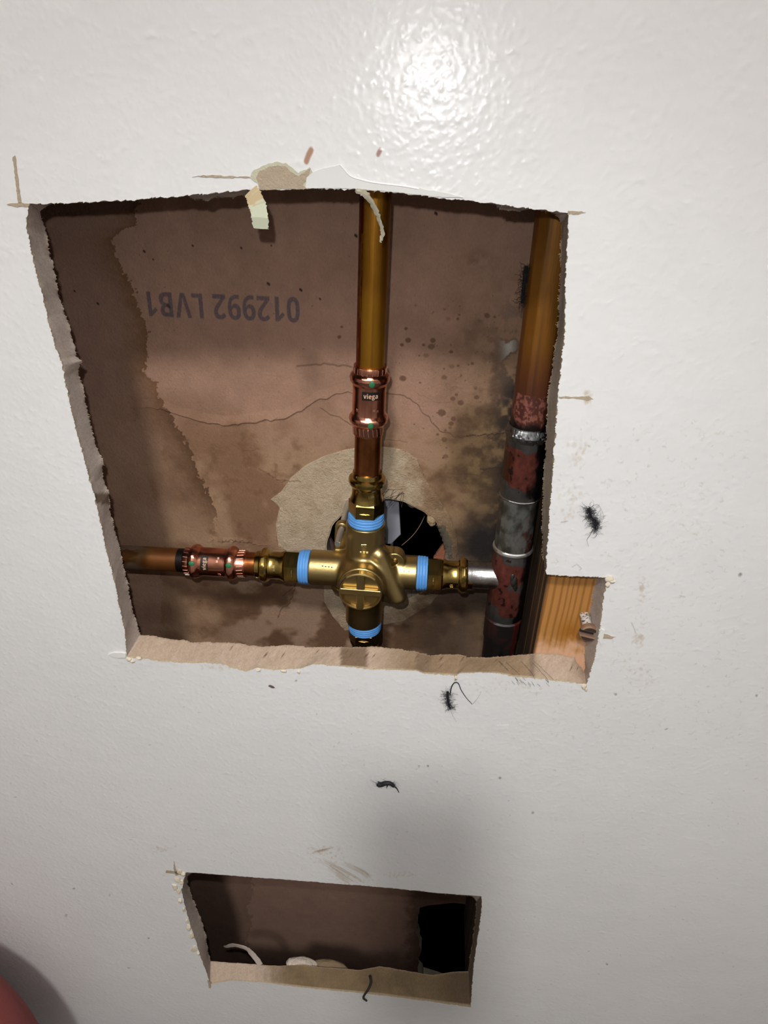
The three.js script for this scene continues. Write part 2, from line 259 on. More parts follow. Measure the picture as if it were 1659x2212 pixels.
const dirtB = (p, t, side, s) => {
  const px = pxOf(p.x, p.y, p.z)[0], n = fbm(s * 300, t * 6 + 3, 3);
  let c = mix3(GYP, [GYP[0] * 0.8, GYP[1] * 0.78, GYP[2] * 0.76], n);
  if (side === 2) { c = mix3([0.62, 0.48, 0.38], [0.52, 0.4, 0.3], n); c = mix3(c, mix3([0.26, 0.18, 0.095], [0.16, 0.11, 0.06], fbm(s * 90, t * 4, 3)), ss(560, 640, px + n * 30)); c = mix3(c, [0.1, 0.065, 0.04], ss(935, 985, px) * 0.6); }
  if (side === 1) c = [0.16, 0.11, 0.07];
  if (t < 0.07) c = mix3(c, TAN, 0.7);
  if (t > 0.94) c = mix3(c, KRAFT, 0.5);
  return c;
};
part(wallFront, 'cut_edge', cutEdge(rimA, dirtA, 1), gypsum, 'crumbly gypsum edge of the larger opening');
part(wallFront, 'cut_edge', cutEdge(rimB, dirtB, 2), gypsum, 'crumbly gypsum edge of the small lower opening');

// torn paper fibres along the sawn rims: nobody could count them
(() => {
  const g = new THREE.CylinderGeometry(0.00004, 0.00008, 1, 4, 1).translate(0, 0.5, 0), spots = [], r = rng(19);
  for (const [rim, share] of [[rimA, 1], [rimB, 1]]) rim.front.forEach((p, i) => { for (const [q, k, amt] of [[p, 0, 0.9], [rim.back[i], 1, 1.6]]) for (let m = 0; m < 2; m++) if (r() < amt * share * 0.5) spots.push([q, k, rim.side[i]]); });
  const m = new THREE.InstancedMesh(g, std({ color: lin(0.5, 0.4, 0.28), roughness: 1 }), spots.length), o = new THREE.Object3D();
  spots.forEach(([q, k, sd], i) => { o.position.set(q.x, q.y, q.z + (k ? 0.0002 : 0.0001)); const a = r() * 6.283; o.quaternion.setFromUnitVectors(v3(0, 1, 0), v3(Math.cos(a), Math.sin(a), (k ? 0.2 : 0.5) * r() + 0.02).normalize()); o.scale.set(1, (k ? 0.0008 : 0.00045) * (0.4 + 1.3 * r() * r()), 1); o.updateMatrix(); m.setMatrixAt(i, o.matrix); });
  m.name = 'paper_fuzz'; m.userData.kind = 'stuff'; shade(m); wallFront.add(m);
})();

// scars on the painted face
const scarMat = std({ color: lin(0.4, 0.32, 0.23), roughness: 0.95, bumpMap: rough, bumpScale: 0.0004 });
const palePaper = std({ color: lin(0.5, 0.49, 0.37), roughness: 0.9, bumpMap: rough, bumpScale: 0.0003 });
const crumbMat = std({ color: lin(0.68, 0.6, 0.47), roughness: 0.95, bumpMap: rough, bumpScale: 0.0003 });
const whiteFlap = std({ color: lin(0.74, 0.73, 0.7), roughness: 0.7 });
function scar(name, pts, mat, depth, opt = {}) { const [g, o] = slab(pts.map(([x, y]) => W(x, y, opt.z ?? 0.00002)), depth, { jitter: opt.jitter ?? 0.0006, seed: opt.seed ?? 4 }); const m = part(wallFront, name, g, mat, opt.label); m.position.copy(o); return m; }
scar('bare_patch', [[540, 384], [545, 372], [560, 362], [580, 354], [600, 350], [618, 352], [634, 364], [645, 374], [660, 366], [670, 362], [674, 370], [668, 382], [662, 396], [667, 408], [600, 408], [560, 410], [555, 396]], palePaper, 0.00025, { label: 'pale torn paper rim of the scar' });
scar('bare_patch', [[552, 384], [562, 371], [580, 361], [600, 358], [618, 360], [632, 372], [645, 380], [660, 372], [670, 364], [668, 378], [660, 390], [654, 400], [664, 408], [600, 408], [562, 410], [558, 396]], scarMat, 0.0004, { label: 'tan bare plaster scar above the opening' });
scar('filler_patch', [[662, 380], [690, 366], [735, 356], [745, 366], [755, 378], [775, 386], [800, 392], [835, 397], [870, 402], [920, 409], [960, 416], [1000, 426], [960, 426], [910, 421.5], [870, 416.5], [830, 412.5], [770, 407.5], [700, 406.5], [660, 406.5]], std({ color: lin(0.68, 0.675, 0.655), roughness: 0.75 }), 0.00035, { jitter: 0.0003, label: 'smooth matt filler along the top edge' });
const ridge = tube([[735, 356], [745, 367], [757, 380], [776, 387], [800, 393], [835, 398], [870, 402], [905, 408]].map(([x, y]) => W(x, y, 0)), 0.0005, 60, 8);
part(wallFront, 'paint_ridge', ridge, std({ color: lin(0.76, 0.755, 0.74), roughness: 0.25 }), 'glossy ridge of dried paint');
for (const [pts, seed] of [[[[27, 338], [33, 337], [40, 385], [46, 438], [40, 440], [34, 392]], 1], [[[14, 441], [40, 437], [64, 440], [60, 446], [36, 447]], 2], [[[414, 381], [440, 378], [490, 380], [548, 382], [548, 385], [490, 384], [440, 383]], 3], [[[1206, 856], [1240, 857.5], [1272, 856], [1282, 861], [1270, 864], [1240, 861], [1206, 860]], 4], [[[1226, 456], [1250, 456], [1266, 458], [1250, 462], [1227, 463]], 5], [[[360, 1879], [380, 1882], [402, 1886], [398, 1892], [378, 1887], [358, 1885]], 6], [[[376, 1860], [380, 1876], [386, 1890], [380, 1892], [375, 1876]], 7], [[[980, 1456], [988, 1456], [987, 1470], [982, 1471]], 9], [[[448, 2117], [456, 2122], [456, 2134], [452, 2134]], 10]]) scar('saw_cut', pts, scarMat, 0.00022, { seed, jitter: 0.0005 });
scar('saw_cut', [[1302, 1369], [1312, 1370], [1322, 1374], [1331, 1375], [1322, 1379], [1304, 1379]], scarMat, 0.0003, { seed: 8 });
scar('paper_flap', [[1294, 1384], [1293, 1370], [1298, 1358], [1306, 1360], [1303, 1372], [1298, 1394]], whiteFlap, 0.0007, { seed: 3, jitter: 0.0003, label: 'white lifted scrap at the notch' });
scar('paper_flap', [[234, 1413], [246, 1408], [262, 1408], [272, 1410], [273, 1419], [255, 1420]], whiteFlap, 0.0009, { seed: 5, jitter: 0.0002, label: 'white lifted paint flap at the lower corner' });
[[1316, 1251, 3.2, 2.6, 1], [1322, 1255, 2.2, 2, 2], [1313, 1262, 1.6, 2.4, 3], [1262, 1482, 1.9, 3.2, 4], [1266, 1489, 1.4, 1.6, 5], [278, 1424, 2.2, 1.6, 6], [300, 1421, 2, 1, 7], [286, 1428, 1.8, 1.2, 8], [985, 1463, 1.3, 1.6, 20], [612, 1449, 2.6, 1.2, 21], [645, 1452, 1.2, 1.5, 22], [558, 1447, 1.6, 0.9, 23], [388, 1882, 2.4, 4, 9], [396, 1888, 2.2, 3.6, 10], [384, 1901, 3, 4.5, 11], [392, 1906, 2.2, 4, 12], [377, 1916, 3, 4.5, 13], [386, 1926, 2, 4, 14], [389, 1946, 2.2, 4, 15], [398, 1966, 1.6, 3.4, 16], [408, 2004, 3.2, 5, 17], [414, 2022, 2.6, 5, 18], [418, 2050, 3.6, 6, 19], [428, 2060, 2, 3, 24], [404, 1990, 1.6, 3, 25]].forEach(([x, y, sx, sy, s]) => { const m = part(wallFront, 'plaster_chip', chip(s, sx / 1000, sy / 1000, 0.0014), crumbMat); m.position.copy(W(x, y, 0.0004)); });

// ---------------------------------------------------------------- the board at the back of the cavity
const ZB = -0.1017, BACKREG = [-0.27, -0.88, 0.36, 0.86];
const backPen = penOn(BACKREG, ZB, 1400, 2048);
const tide = [[440, 300], [464, 291], [486, 302], [494, 272], [515, 245], [553, 249], [591, 270], [625, 291], [658, 295], [680, 308], [717, 321], [747, 312], [777, 316], [802, 312], [827, 333], [865, 346], [900, 372], [950, 400], [1010, 425], [1060, 446], [1095, 462], [1150, 470], [1240, 470], [1420, 470], [1880, 548], [1930, 545], [1960, 536], [2000, 541], [2030, 534], [2100, 545]];
const plasterOutline = [[600, 1115], [596, 1135], [602, 1180], [620, 1190], [655, 1190], [690, 1210], [700, 1260], [700, 1300], [722, 1335], [745, 1362], [800, 1354], [870, 1342], [930, 1306], [972, 1256], [990, 1205], [986, 1155], [970, 1112], [946, 1074], [916, 1032], [900, 992], [880, 975], [850, 966], [800, 963], [750, 970], [700, 985], [660, 1005], [630, 1030], [607, 1062], [585, 1078], [604, 1095]];
const spots = (() => { const r = rng(31), s = []; for (let i = 0; i < 120; i++) { const t = r(); s.push([850 + 230 * Math.pow(r(), 0.7), 660 + 330 * t, 0.8 + 3.4 * r() * r() + (r() < 0.1 ? 4 : 0), 0.25 + 0.45 * r()]); } for (const [x, y] of [[877, 710], [738, 706], [733, 728], [868, 745], [881, 735], [935, 735], [915, 745], [870, 818], [975, 760], [990, 790], [1020, 785], [1060, 890], [1010, 905], [975, 915], [995, 870], [1030, 858], [980, 905]]) s.push([x, y, 3 + 4 * r() * r(), 0.7]); return s; })();
const backMap = planeMap(canvasTex(1400, 2048, (u, v) => {
  const X = BACKREG[0] + u * BACKREG[2], Y = BACKREG[1] + v * BACKREG[3], [px, py] = pxOf(X, Y + EYE, ZB);
  const x = X * 1000, y = Y * 1000, n1 = fbm(x / 30, y / 30, 4), n2 = fbm(x / 7 + 9, y / 7, 4), n3 = vn(x / 0.5, y / 0.9), ragged = (fbm(px / 11, py / 11, 3) - 0.5) * 22 + (vn(px / 3, py / 3) - 0.5) * 7;
  let c = [164, 128, 107];
  c = mix3(c, [148, 115, 95], ss(0.35, 0.75, n1) * 0.6);
  const edge = interp(tide, py) + ragged, d = edge - px;
  const strong = 1 - ss(1060, 1180, py) * (1 - ss(1500, 1800, py));
  const low = ss(840, 1010, py + (n1 - 0.5) * 160) * (1 - ss(1430, 1500, py));               // damp, yellowed lower half
  c = mix3(c, mix3([158, 128, 98], [124, 92, 66], ss(0.38, 0.62, n1)), low * 0.8 * (d > 120 ? 0.4 : 1));
  c = mix3(c, [94, 66, 42], low * ss(0.5, 0.85, n2) * 0.5 * (d > 60 ? 0.25 : 1));
  if (d > 0) { const up = 1 - ss(830, 900, py); c = mix3(c, [146, 114, 97], mix(0.3, 0.8, up) * strong); c = mix3(c, mix3([82, 55, 32], [112, 78, 48], up), Math.exp(-d / mix(52, 36, up)) * 0.88 * strong); }
  const right = ss(860, 1090, px + (n1 - 0.5) * 240) * ss(520, 1000, py + (n2 - 0.5) * 120) * (1 - ss(1430, 1500, py));
  c = mix3(c, mix3([112, 90, 60], [72, 54, 34], ss(0.3, 0.7, n2)), right * 0.9);
  const blotch = Math.exp(-(((px - 1035) / 34) ** 2 + ((py - 570) / 34) ** 2)); c = mix3(c, [120, 88, 66], blotch * 0.7 * ss(0.3, 0.6, n2));
  const soot = Math.exp(-(((px - 1045) / 46) ** 2 + ((py - 1175) / 52) ** 2)) + 0.9 * Math.exp(-(((px - 1010) / 46) ** 2 + ((py - 1292) / 34) ** 2)) + 0.8 * Math.exp(-(((px - 1110) / 36) ** 2 + ((py - 1000) / 240) ** 2)) * ss(0.35, 0.6, n2);
  c = mix3(c, [26, 20, 18], clamp(soot * 1.25 * (0.6 + 0.7 * n2)));
  { const k = ss(1190, 1270, py + (n1 - 0.5) * 80) * (1 - ss(1440, 1480, py)) * ss(440, 540, px + (n1 - 0.5) * 80) * (1 - ss(980, 1070, px)); if (k > 0) { const m = ss(0.4, 0.62, fbm(px / 60 + 4, py / 46, 4)); c = mix3(c, mix3([92, 64, 42], [160, 132, 110], m), 0.78 * k); c = mix3(c, mix3([58, 42, 28], [112, 90, 68], ss(0.5, 0.75, n1)), 0.7 * k * ss(830, 960, px)); } }
  const web = ss(0.5, 0.62, n2) * Math.exp(-(((px - 1100) / 18) ** 2 + ((py - 745) / 55) ** 2)); c = mix3(c, [190, 186, 178], web * 0.8);
  if (py > 1780) { c = mix3(c, [124, 98, 84], 0.75); const w = ss(865, 905, px + ragged) ; c = mix3(c, [70, 46, 30], w * 0.8); c = mix3(c, [96, 72, 54], ss(2060, 2110, py + (n1 - 0.5) * 60) * 0.6); }  // board behind lower opening: water stain, with dimness of flash falloff painted in
  for (const s of spots) { const q = ((px - s[0]) ** 2 + ((py - s[1]) * 1.2) ** 2) / (s[2] * s[2]); if (q < 3) c = mix3(c, [92, 62, 44], s[3] * ss(1.7, 0.5, q + (n2 - 0.5) * 2.4 + (n3 - 0.5) * 0.4)); }
  const k = 1 + (n3 - 0.5) * 0.06 + (n2 - 0.5) * 0.1;
  return [c[0] * k, c[1] * k, c[2] * k];
}, (c, w, h) => {
  const poly = (pts, j = 0) => { c.beginPath(); pts.forEach(([x, y], i) => { const q = backPen(x, y); i ? c.lineTo(...q) : c.moveTo(...q); }); };
  // bare plaster around the valve hole
  const im = c.getImageData(0, 0, w, h), d = im.data; c.clearRect(0, 0, w, h); c.fillStyle = '#fff'; poly(plasterOutline); c.closePath(); c.fill();
  const mk = c.getImageData(0, 0, w, h).data;
  for (let y = 0, i = 0; y < h; y++) for (let x = 0; x < w; x++, i += 4) if (mk[i + 3] > 100) {
    const X = BACKREG[0] + (x + 0.5) / w * BACKREG[2], Y = BACKREG[1] + (1 - (y + 0.5) / h) * BACKREG[3], [px, py] = pxOf(X, Y + EYE, ZB), n = fbm(X * 160, Y * 160, 4), g = vn(X * 2200, Y * 1800);
    const dark = clamp(ss(850, 975, px + (n - 0.5) * 110) + ss(1270, 1370, py) * 0.25), a = 0.94 - 0.74 * dark, t = mix3([186, 168, 142], [146, 124, 94], ss(0.35, 0.75, n) * 0.3 + dark * 0.6);
    for (let k = 0; k < 3; k++) d[i + k] = mix(d[i + k], t[k] * (0.97 + 0.06 * g), a);
  }
  c.putImageData(im, 0, 0);
  const line = (pts, col, wd, a = 1) => { c.strokeStyle = col; c.globalAlpha = a; c.lineWidth = wd; c.lineJoin = c.lineCap = 'round'; poly(pts); c.stroke(); c.globalAlpha = 1; };
  const wob = (pts, seed, amp) => { const r = rng(seed), o = []; for (let i = 0; i + 1 < pts.length; i++) for (let k = 0; k < 6; k++) o.push([mix(pts[i][0], pts[i + 1][0], k / 6) + (r() - 0.5) * amp, mix(pts[i][1], pts[i + 1][1], k / 6) + (r() - 0.5) * amp]); o.push(pts[pts.length - 1]); return o; };
  for (const [p, col, wd, a, s] of [
    [[[830, 848], [880, 858], [915, 890], [945, 925], [985, 945]], '#4a3325', 1.6, 0.6, 2], [[[985, 945], [1060, 938], [1110, 930]], '#4a3325', 1.4, 0.7, 3], [[[690, 882], [740, 905], [770, 925]], '#4a3325', 1.5, 0.6, 4],
    [[[640, 790], [700, 787], [760, 793]], '#5a4030', 2.5, 0.5, 5], [[[610, 1290], [640, 1262], [625, 1300], [605, 1320], [600, 1335]], '#4a3325', 2, 0.6, 6], [[[1040, 1015], [1075, 1010], [1100, 1012]], '#32241a', 2, 0.7, 7],
    [[[990, 1022], [1030, 1028], [1060, 1020]], '#4c3a26', 2.4, 0.6, 8], [[[560, 1010], [600, 1035], [650, 1040]], '#5e4630', 2, 0.5, 9], [[[480, 1170], [500, 1166], [545, 1172]], '#4a3325', 1.6, 0.6, 10], [[[780, 935], [830, 950], [880, 955]], '#5a4030', 1.4, 0.4, 11],
    [[[900, 850], [950, 870], [1000, 865]], '#5a4030', 1, 0.3, 12], [[[500, 960], [530, 975], [560, 970]], '#5a4030', 1.4, 0.4, 13]]) line(wob(p, s, 5), col, wd, a);
  for (const [x, y, l] of [[648, 625, 6], [362, 660, 8], [767, 508, 6], [310, 542, 5], [415, 530, 4], [520, 535, 4], [585, 530, 3], [690, 645, 4], [160, 628, 4], [210, 655, 5], [578, 612, 6], [330, 560, 3], [940, 460, 6]]) line([[x, y], [x + l * 0.6, y + l * 0.4]], '#2a1c14', l * 0.6, 0.85);
  const r = rng(5); for (let i = 0; i < 260; i++) { const x = 120 + r() * 950, y = 460 + r() * 700, a = r() * 3.1, l = 1 + 5 * r() * r(); line([[x, y], [x + Math.cos(a) * l, y + Math.sin(a) * l]], r() < 0.8 ? '#4a3426' : '#c8ac94', 0.9, 0.5); }
  // the stamped batch mark, upside down on the paper
  const [ax, ay] = backPen(650, 698), [bx, by] = backPen(314, 684), [tx, ty] = backPen(650, 643);
  c.save(); c.translate(ax, ay); c.rotate(Math.atan2(by - ay, bx - ax)); c.fillStyle = '#4d4450'; c.globalAlpha = 0.66;
  const len = Math.hypot(bx - ax, by - ay), hgt = Math.hypot(tx - ax, ty - ay);
  c.font = 'bold 100px sans-serif'; const m = c.measureText('012992 LVB1').width; c.scale(len / m, hgt / 73); c.fillText('012992 LVB1', 0, 73); c.restore(); c.globalAlpha = 1;
  const r2 = rng(8); c.globalAlpha = 0.25; for (let i = 0; i < 900; i++) { const [x, y] = backPen(316 + r2() * 334, 625 + r2() * 75); c.fillStyle = '#a5836f'; c.fillRect(x, y, 1 + r2() * 2, 1 + r2() * 1.5); } c.globalAlpha = 1;
}), BACKREG);
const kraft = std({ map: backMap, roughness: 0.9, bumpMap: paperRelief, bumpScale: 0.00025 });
const valveHole = { c: W(834, 1193, ZB), r: 0.0425 };
const ragged = (n, seed, f) => polar(n, (a) => f(a, (fbm(Math.cos(a) * 3 + seed, Math.sin(a) * 3 + seed, 4) - 0.5)));
const holeLoop = ragged(140, 4, (a, n) => v3(valveHole.c.x + Math.cos(a) * (valveHole.r + n * 0.004), valveHole.c.y + Math.sin(a) * (valveHole.r + n * 0.004), ZB));
const spoutLoop = resample([[906, 1962], [930, 1955], [980, 1950], [1060, 1960], [1090, 2010], [1075, 2080], [1030, 2125], [960, 2130], [915, 2115], [900, 2090], [908, 2050], [900, 2010], [906, 1962]].map(([x, y]) => W(x, y, ZB)), 100).map((p, i) => p.setX(p.x + (vn(i * 0.5, 3) - 0.5) * 0.003));
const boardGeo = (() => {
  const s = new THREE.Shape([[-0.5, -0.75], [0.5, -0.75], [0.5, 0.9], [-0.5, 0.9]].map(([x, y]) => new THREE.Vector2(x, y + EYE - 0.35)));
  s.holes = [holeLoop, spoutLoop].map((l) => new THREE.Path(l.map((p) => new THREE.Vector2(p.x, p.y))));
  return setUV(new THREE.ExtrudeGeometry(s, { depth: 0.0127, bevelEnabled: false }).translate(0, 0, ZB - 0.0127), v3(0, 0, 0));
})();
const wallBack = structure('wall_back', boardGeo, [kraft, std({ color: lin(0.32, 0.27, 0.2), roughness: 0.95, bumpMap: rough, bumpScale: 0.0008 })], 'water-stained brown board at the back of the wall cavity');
{ // broken plaster skin round the hole and the lifted paper edge
  const pts = []; plasterOutline.forEach(([x, y], i) => { const [X, Y] = plasterOutline[(i + 1) % plasterOutline.length]; for (let k = 0; k < 8; k++) { const p = W(mix(x, X, k / 8), mix(y, Y, k / 8), ZB); const q = (fbm(i * 3 + k * 0.4, 5, 2) - 0.5) * 0.003; pts.push(new THREE.Vector2(p.x + q, p.y + q * 0.6)); } });
  const s = new THREE.Shape(pts); s.holes = [new THREE.Path(ragged(140, 4, (a, n) => new THREE.Vector2(valveHole.c.x + Math.cos(a) * (valveHole.r + 0.0006 + n * 0.005), valveHole.c.y + Math.sin(a) * (valveHole.r + 0.0006 + n * 0.005))))];
  const g = new THREE.ExtrudeGeometry(s, { depth: 0.0005, bevelEnabled: true, bevelSize: 0.0004, bevelThickness: 0.0004, bevelSegments: 1, bevelOffset: -0.0004 }).translate(0, 0, ZB - 0.0003);
  part(wallBack, 'bare_plaster', setUV(g, v3(0, 0, 0)), std({ map: backMap, roughness: 0.95, bumpMap: rough, bumpScale: 0.0007 }), 'pale bare plaster round the hole behind the valve');
  const flap = (line, seed, wd, lift) => {
    const pos = [], idx = [], n = 160, L = resample(line.map(([x, y]) => W(x, y, ZB)), n), nr = 3;
    for (let i = 0; i < n; i++) { const t = i / (n - 1), e = Math.sin(Math.PI * clamp(t * 1.02)) ** 0.5, j = (fbm(i * 0.16, seed, 3) - 0.5) * 0.004, p = L[i];
      pos.push(p.x, p.y + wd + j * 0.5, ZB + 0.00003, p.x, p.y + wd * 0.4 + j, ZB + lift * 0.45 * e + 0.00003, p.x, p.y + j, ZB + lift * e + 0.00004); }
    for (let i = 0; i + 1 < n; i++) for (let k = 0; k < nr - 1; k++) { const a = i * nr + k; idx.push(a, a + 1, a + nr, a + 1, a + nr + 1, a + nr); }
    const g = new THREE.BufferGeometry(); g.setAttribute('position', new THREE.Float32BufferAttribute(pos, 3)); g.setIndex(idx); g.computeVertexNormals();
    part(wallBack, 'torn_paper', setUV(g, v3(0, 0, 0)), kraft, 'lifted torn edge of the brown paper');
  };
  flap([[300, 882], [345, 880], [380, 894], [430, 907], [480, 916], [515, 916], [560, 908], [610, 902], [650, 885], [680, 868], [720, 852], [760, 848], [830, 848]], 2, 0.006, 0.0014);
  flap([[560, 1012], [600, 1036], [640, 1045], [690, 1040]], 4, 0.003, 0.0007);
  flap([[985, 944], [1040, 940], [1110, 930]], 6, 0.003, 0.0008);
  flap([[440, 1168], [490, 1166], [550, 1174], [590, 1180]], 8, 0.003, 0.0008);
}

// ---------------------------------------------------------------- the room behind the camera
const roomPaint = std({ color: lin(0.34, 0.325, 0.31), roughness: 0.8 });
const box = (w, h, d, x, y, z) => new THREE.BoxGeometry(w, h, d).translate(x, y, z);
structure('floor', box(2.3, 0.06, 2.3, 0, -0.03, 1.1), std({ color: lin(0.1, 0.095, 0.09), roughness: 0.6 }), 'floor of the room');
structure('ceiling', box(2.3, 0.06, 2.3, 0, 2.58, 1.1), roomPaint, 'white ceiling of the room');
structure('wall_left', box(0.06, 2.55, 2.2, -1.13, 1.275, 1.1), roomPaint, 'white side wall of the room');
structure('wall_right', box(0.06, 2.55, 2.2, 1.13, 1.275, 1.1), roomPaint, 'white side wall of the room');
structure('wall_rear', box(2.3, 2.55, 0.06, 0, 1.275, 2.23), roomPaint, 'white wall at the far side of the room');
{ // ceiling lamp: glass globe on a white base
  const t = thing('ceiling_lamp', 'small round frosted ceiling lamp with white base', 'lamp', v3(lampAt.x, 2.55, lampAt.z));
  part(t, 'base', lathe([[-18, 0.1], [-18, 52], [-10, 58], [0, 58]]), std({ color: lin(0.7, 0.7, 0.7), roughness: 0.5 }));
  const globe = part(t, 'shade', new THREE.SphereGeometry(0.085, 32, 20), std({ color: 0xffffff, emissive: lin(1, 0.93, 0.84), emissiveIntensity: 4, roughness: 0.6 })); globe.position.y = lampAt.y - 2.55;
}

// ---------------------------------------------------------------- metals
const skin = grain.clone(); skin.repeat.set(2, 2); skin.needsUpdate = true;   // fine relief for round things whose uv runs 0..1
const brushed = (base, dark, k, seed, w = 256, h = 512) => canvasTex(w, h, (u, v) => { const n = fbm(u * 9 + seed, v * 5, 4), m = vn(u * 60 + seed, v * 3); const t = clamp((n - 0.35) * k + (m - 0.5) * 0.15); return mix3(base, dark, t); });
const copperOld = std({ map: canvasTex(256, 1024, (u, v) => { const n = fbm(u * 6, v * 16, 4), s = vn(u * 40, v * 2.2), edge = ss(0.31, 0.39, u + (n - 0.5) * 0.05); let c = mix3([176, 128, 40], [150, 98, 26], n); c = mix3(c, [120, 70, 20], ss(0.55, 0.8, s) * 0.35); c = mix3([124, 52, 20], c, edge); if (u < 0.39 && fbm(u * 30, v * 60, 2) > 0.5) c = mix3(c, [100, 20, 10], 0.6); return c; }), metalness: 0.85, roughness: 0.38, bumpMap: skin, bumpScale: 0.00003 });
const copperRiser = std({ map: canvasTex(256, 1024, (u, v) => { const m = v * 400, n = fbm(u * 7 + 3, v * 14, 4), f = fbm(u * 26, v * 60, 3), s = vn(u * 30 + 7, v * 3); let c = mix3([150, 100, 30], [112, 68, 18], n); c = mix3(c, [96, 54, 34], ss(60, 20, m)); c = mix3(c, [54, 32, 16], ss(0.6, 0.85, s) * 0.35);
  c = mix3(c, mix3([156, 98, 84], [96, 54, 46], ss(0.4, 0.62, fbm(u * 46 + v * 90, v * 230 - u * 14, 3))), ss(0.42, 0.5, f + 0.1 + (n - 0.5) * 0.5 - Math.abs(m - 12) * 0.018 + ss(0.5, 0.62, u) * 0.06) * (m < 24 ? 1 : 0));
  c = mix3(c, [26, 16, 14], ss(10, 6, m + (n - 0.5) * 8 + ss(0.5, 0.6, u) * 4));
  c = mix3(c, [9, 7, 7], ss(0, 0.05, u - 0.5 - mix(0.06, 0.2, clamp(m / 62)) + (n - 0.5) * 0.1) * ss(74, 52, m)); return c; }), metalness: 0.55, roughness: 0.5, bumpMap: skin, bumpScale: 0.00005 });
const copperBright = std({ map: brushed([226, 156, 130], [160, 92, 70], 1.1, 3), metalness: 1, roughness: 0.22 });
const copperBrown = std({ map: brushed([176, 112, 66], [120, 66, 34], 1.2, 8), metalness: 1, roughness: 0.3 });
const brass = std({ map: brushed([186, 160, 92], [130, 106, 50], 1.1, 15), metalness: 1, roughness: 0.2 });
const brassCast = std({ color: lin(0.42, 0.31, 0.13), metalness: 1, roughness: 0.38 });
const steel = std({ color: lin(0.6, 0.59, 0.57), metalness: 0.9, roughness: 0.34 });
const tapeBlue = std({ color: lin(0.1, 0.32, 0.72), roughness: 0.55 });
const markMat = std({ color: lin(0.9, 0.62, 0.5), metalness: 1, roughness: 0.3 }), brassMark = std({ color: lin(0.85, 0.75, 0.42), metalness: 1, roughness: 0.25 });
const greenDot = std({ color: lin(0.02, 0.16, 0.06), roughness: 0.5 });
const sootMat = std({ color: lin(0.012, 0.01, 0.01), roughness: 0.9 });

// ---------------------------------------------------------------- fittings: all are built along +y from their base, facing +z
const C0 = W(787, 1232, -0.058), mm = (x, y, z) => v3(C0.x + x / 1000, C0.y + y / 1000, C0.z + z / 1000);
const UP = v3(0, 1, 0), LEFT = v3(-1, -0.03, 0), RIGHT = v3(1, 0.03, 0), DOWN = v3(0.045, -1, 0);
function arcPatch(r, y0, y1, a0, a1, lift = 0.00005, seg = 12) {        // a piece of a cylinder's skin, angle 0 facing +z, uv 0..1
  const g = new THREE.PlaneGeometry(1, 1, seg, 1), p = g.attributes.position;
  for (let i = 0; i < p.count; i++) { const a = mix(a0, a1, p.getX(i) + 0.5), R = r / 1000 + lift; p.setXYZ(i, Math.sin(a) * R, mix(y0, y1, p.getY(i) + 0.5) / 1000, Math.cos(a) * R); }
  g.computeVertexNormals(); return g;
}
function ticks(r, y0, y1, n, tilt, from = -1.5, to = 1.5) {
  const a = []; for (let i = 0; i < n; i++) { const q = mix(from, to, i / (n - 1)); const b = new RoundedBoxGeometry(0.0004, (y1 - y0) / 1000, 0.0004, 1, 0.0001); b.rotateZ(tilt); b.translate(0, (y0 + y1) / 2000, r / 1000); b.rotateY(q); a.push(b); }
  return mergeGeometries(a);
}
function glyph(r, y, ang, s) { // a small embossed letter M on a cylinder
  const a = [], bar = (x, t) => { const b = new THREE.BoxGeometry(0.0003, s / 1000, 0.0003); b.rotateZ(t); b.translate(x / 1000, y / 1000, r / 1000); b.rotateY(ang); a.push(b); };
  bar(-s * 0.4, 0); bar(-s * 0.15, 0.35); bar(s * 0.15, -0.35); bar(s * 0.4, 0); return mergeGeometries(a);
}
const labelTex = (light) => canvasTex(256, 112, null, (c, w, h) => { c.fillStyle = '#100c0a'; c.fillRect(0, 0, w, h); c.fillStyle = light; c.font = 'bold 84px sans-serif'; c.textAlign = 'center'; c.textBaseline = 'middle'; c.fillText('viega', w / 2, h / 2); });
const labelMat = std({ map: labelTex('#d8ae90'), roughness: 0.5 });
const couplingBody = lathe([[0, 8], [0, 8.75], [0.4, 8.9], [5.4, 8.9], [6.2, 9.2], [7, 10.2], [8, 11], [9.6, 11.35], [11.2, 11], [12.2, 10.1], [12.9, 9.6], [14, 9.5], [27.4, 9.5], [30.2, 9.6], [31.2, 10.3], [32.4, 11.1], [34.1, 11.4], [35.7, 11], [36.7, 10.1], [37.4, 9.3], [40.6, 9.3], [41, 9.1], [41, 8]], { seg: 64 });
function coupling(pos, dir, label, turn) {
  const t = thing('press_coupling', label, 'pipe coupling', pos, 'copper press couplings'); aim(t, dir); t.rotateY(turn);
  part(t, 'body', couplingBody, copperBright);
  part(t, 'grip_mark', ticks(8.95, 1, 5.2, 11, 0.12), markMat, 'raised marks round the rim'); part(t, 'grip_mark', ticks(9.35, 37.4, 40.4, 10, -0.1), markMat, 'raised marks round the rim');
  const d = new THREE.SphereGeometry(0.0017, 16, 8).scale(1, 1.15, 0.35);
  for (const y of [9.2, 33.6]) { const m = part(t, 'green_dot', d, greenDot, 'green painted dot on the bead'); m.position.set(Math.sin(0.1) * 0.0113, y / 1000, Math.cos(0.1) * 0.0113); }
  part(t, 'name_label', arcPatch(9.5, 23.4, 28.4, -0.45, 0.62), labelMat, 'black label reading viega');
  part(t, 'embossed_mark', glyph(9.5, 16.5, -0.75, 1.8), markMat); part(t, 'embossed_mark', glyph(9.5, 17.5, 0.3, 1.3), markMat); part(t, 'embossed_mark', glyph(9.5, 16.8, 0.52, 1.3), markMat);
  return t;
}
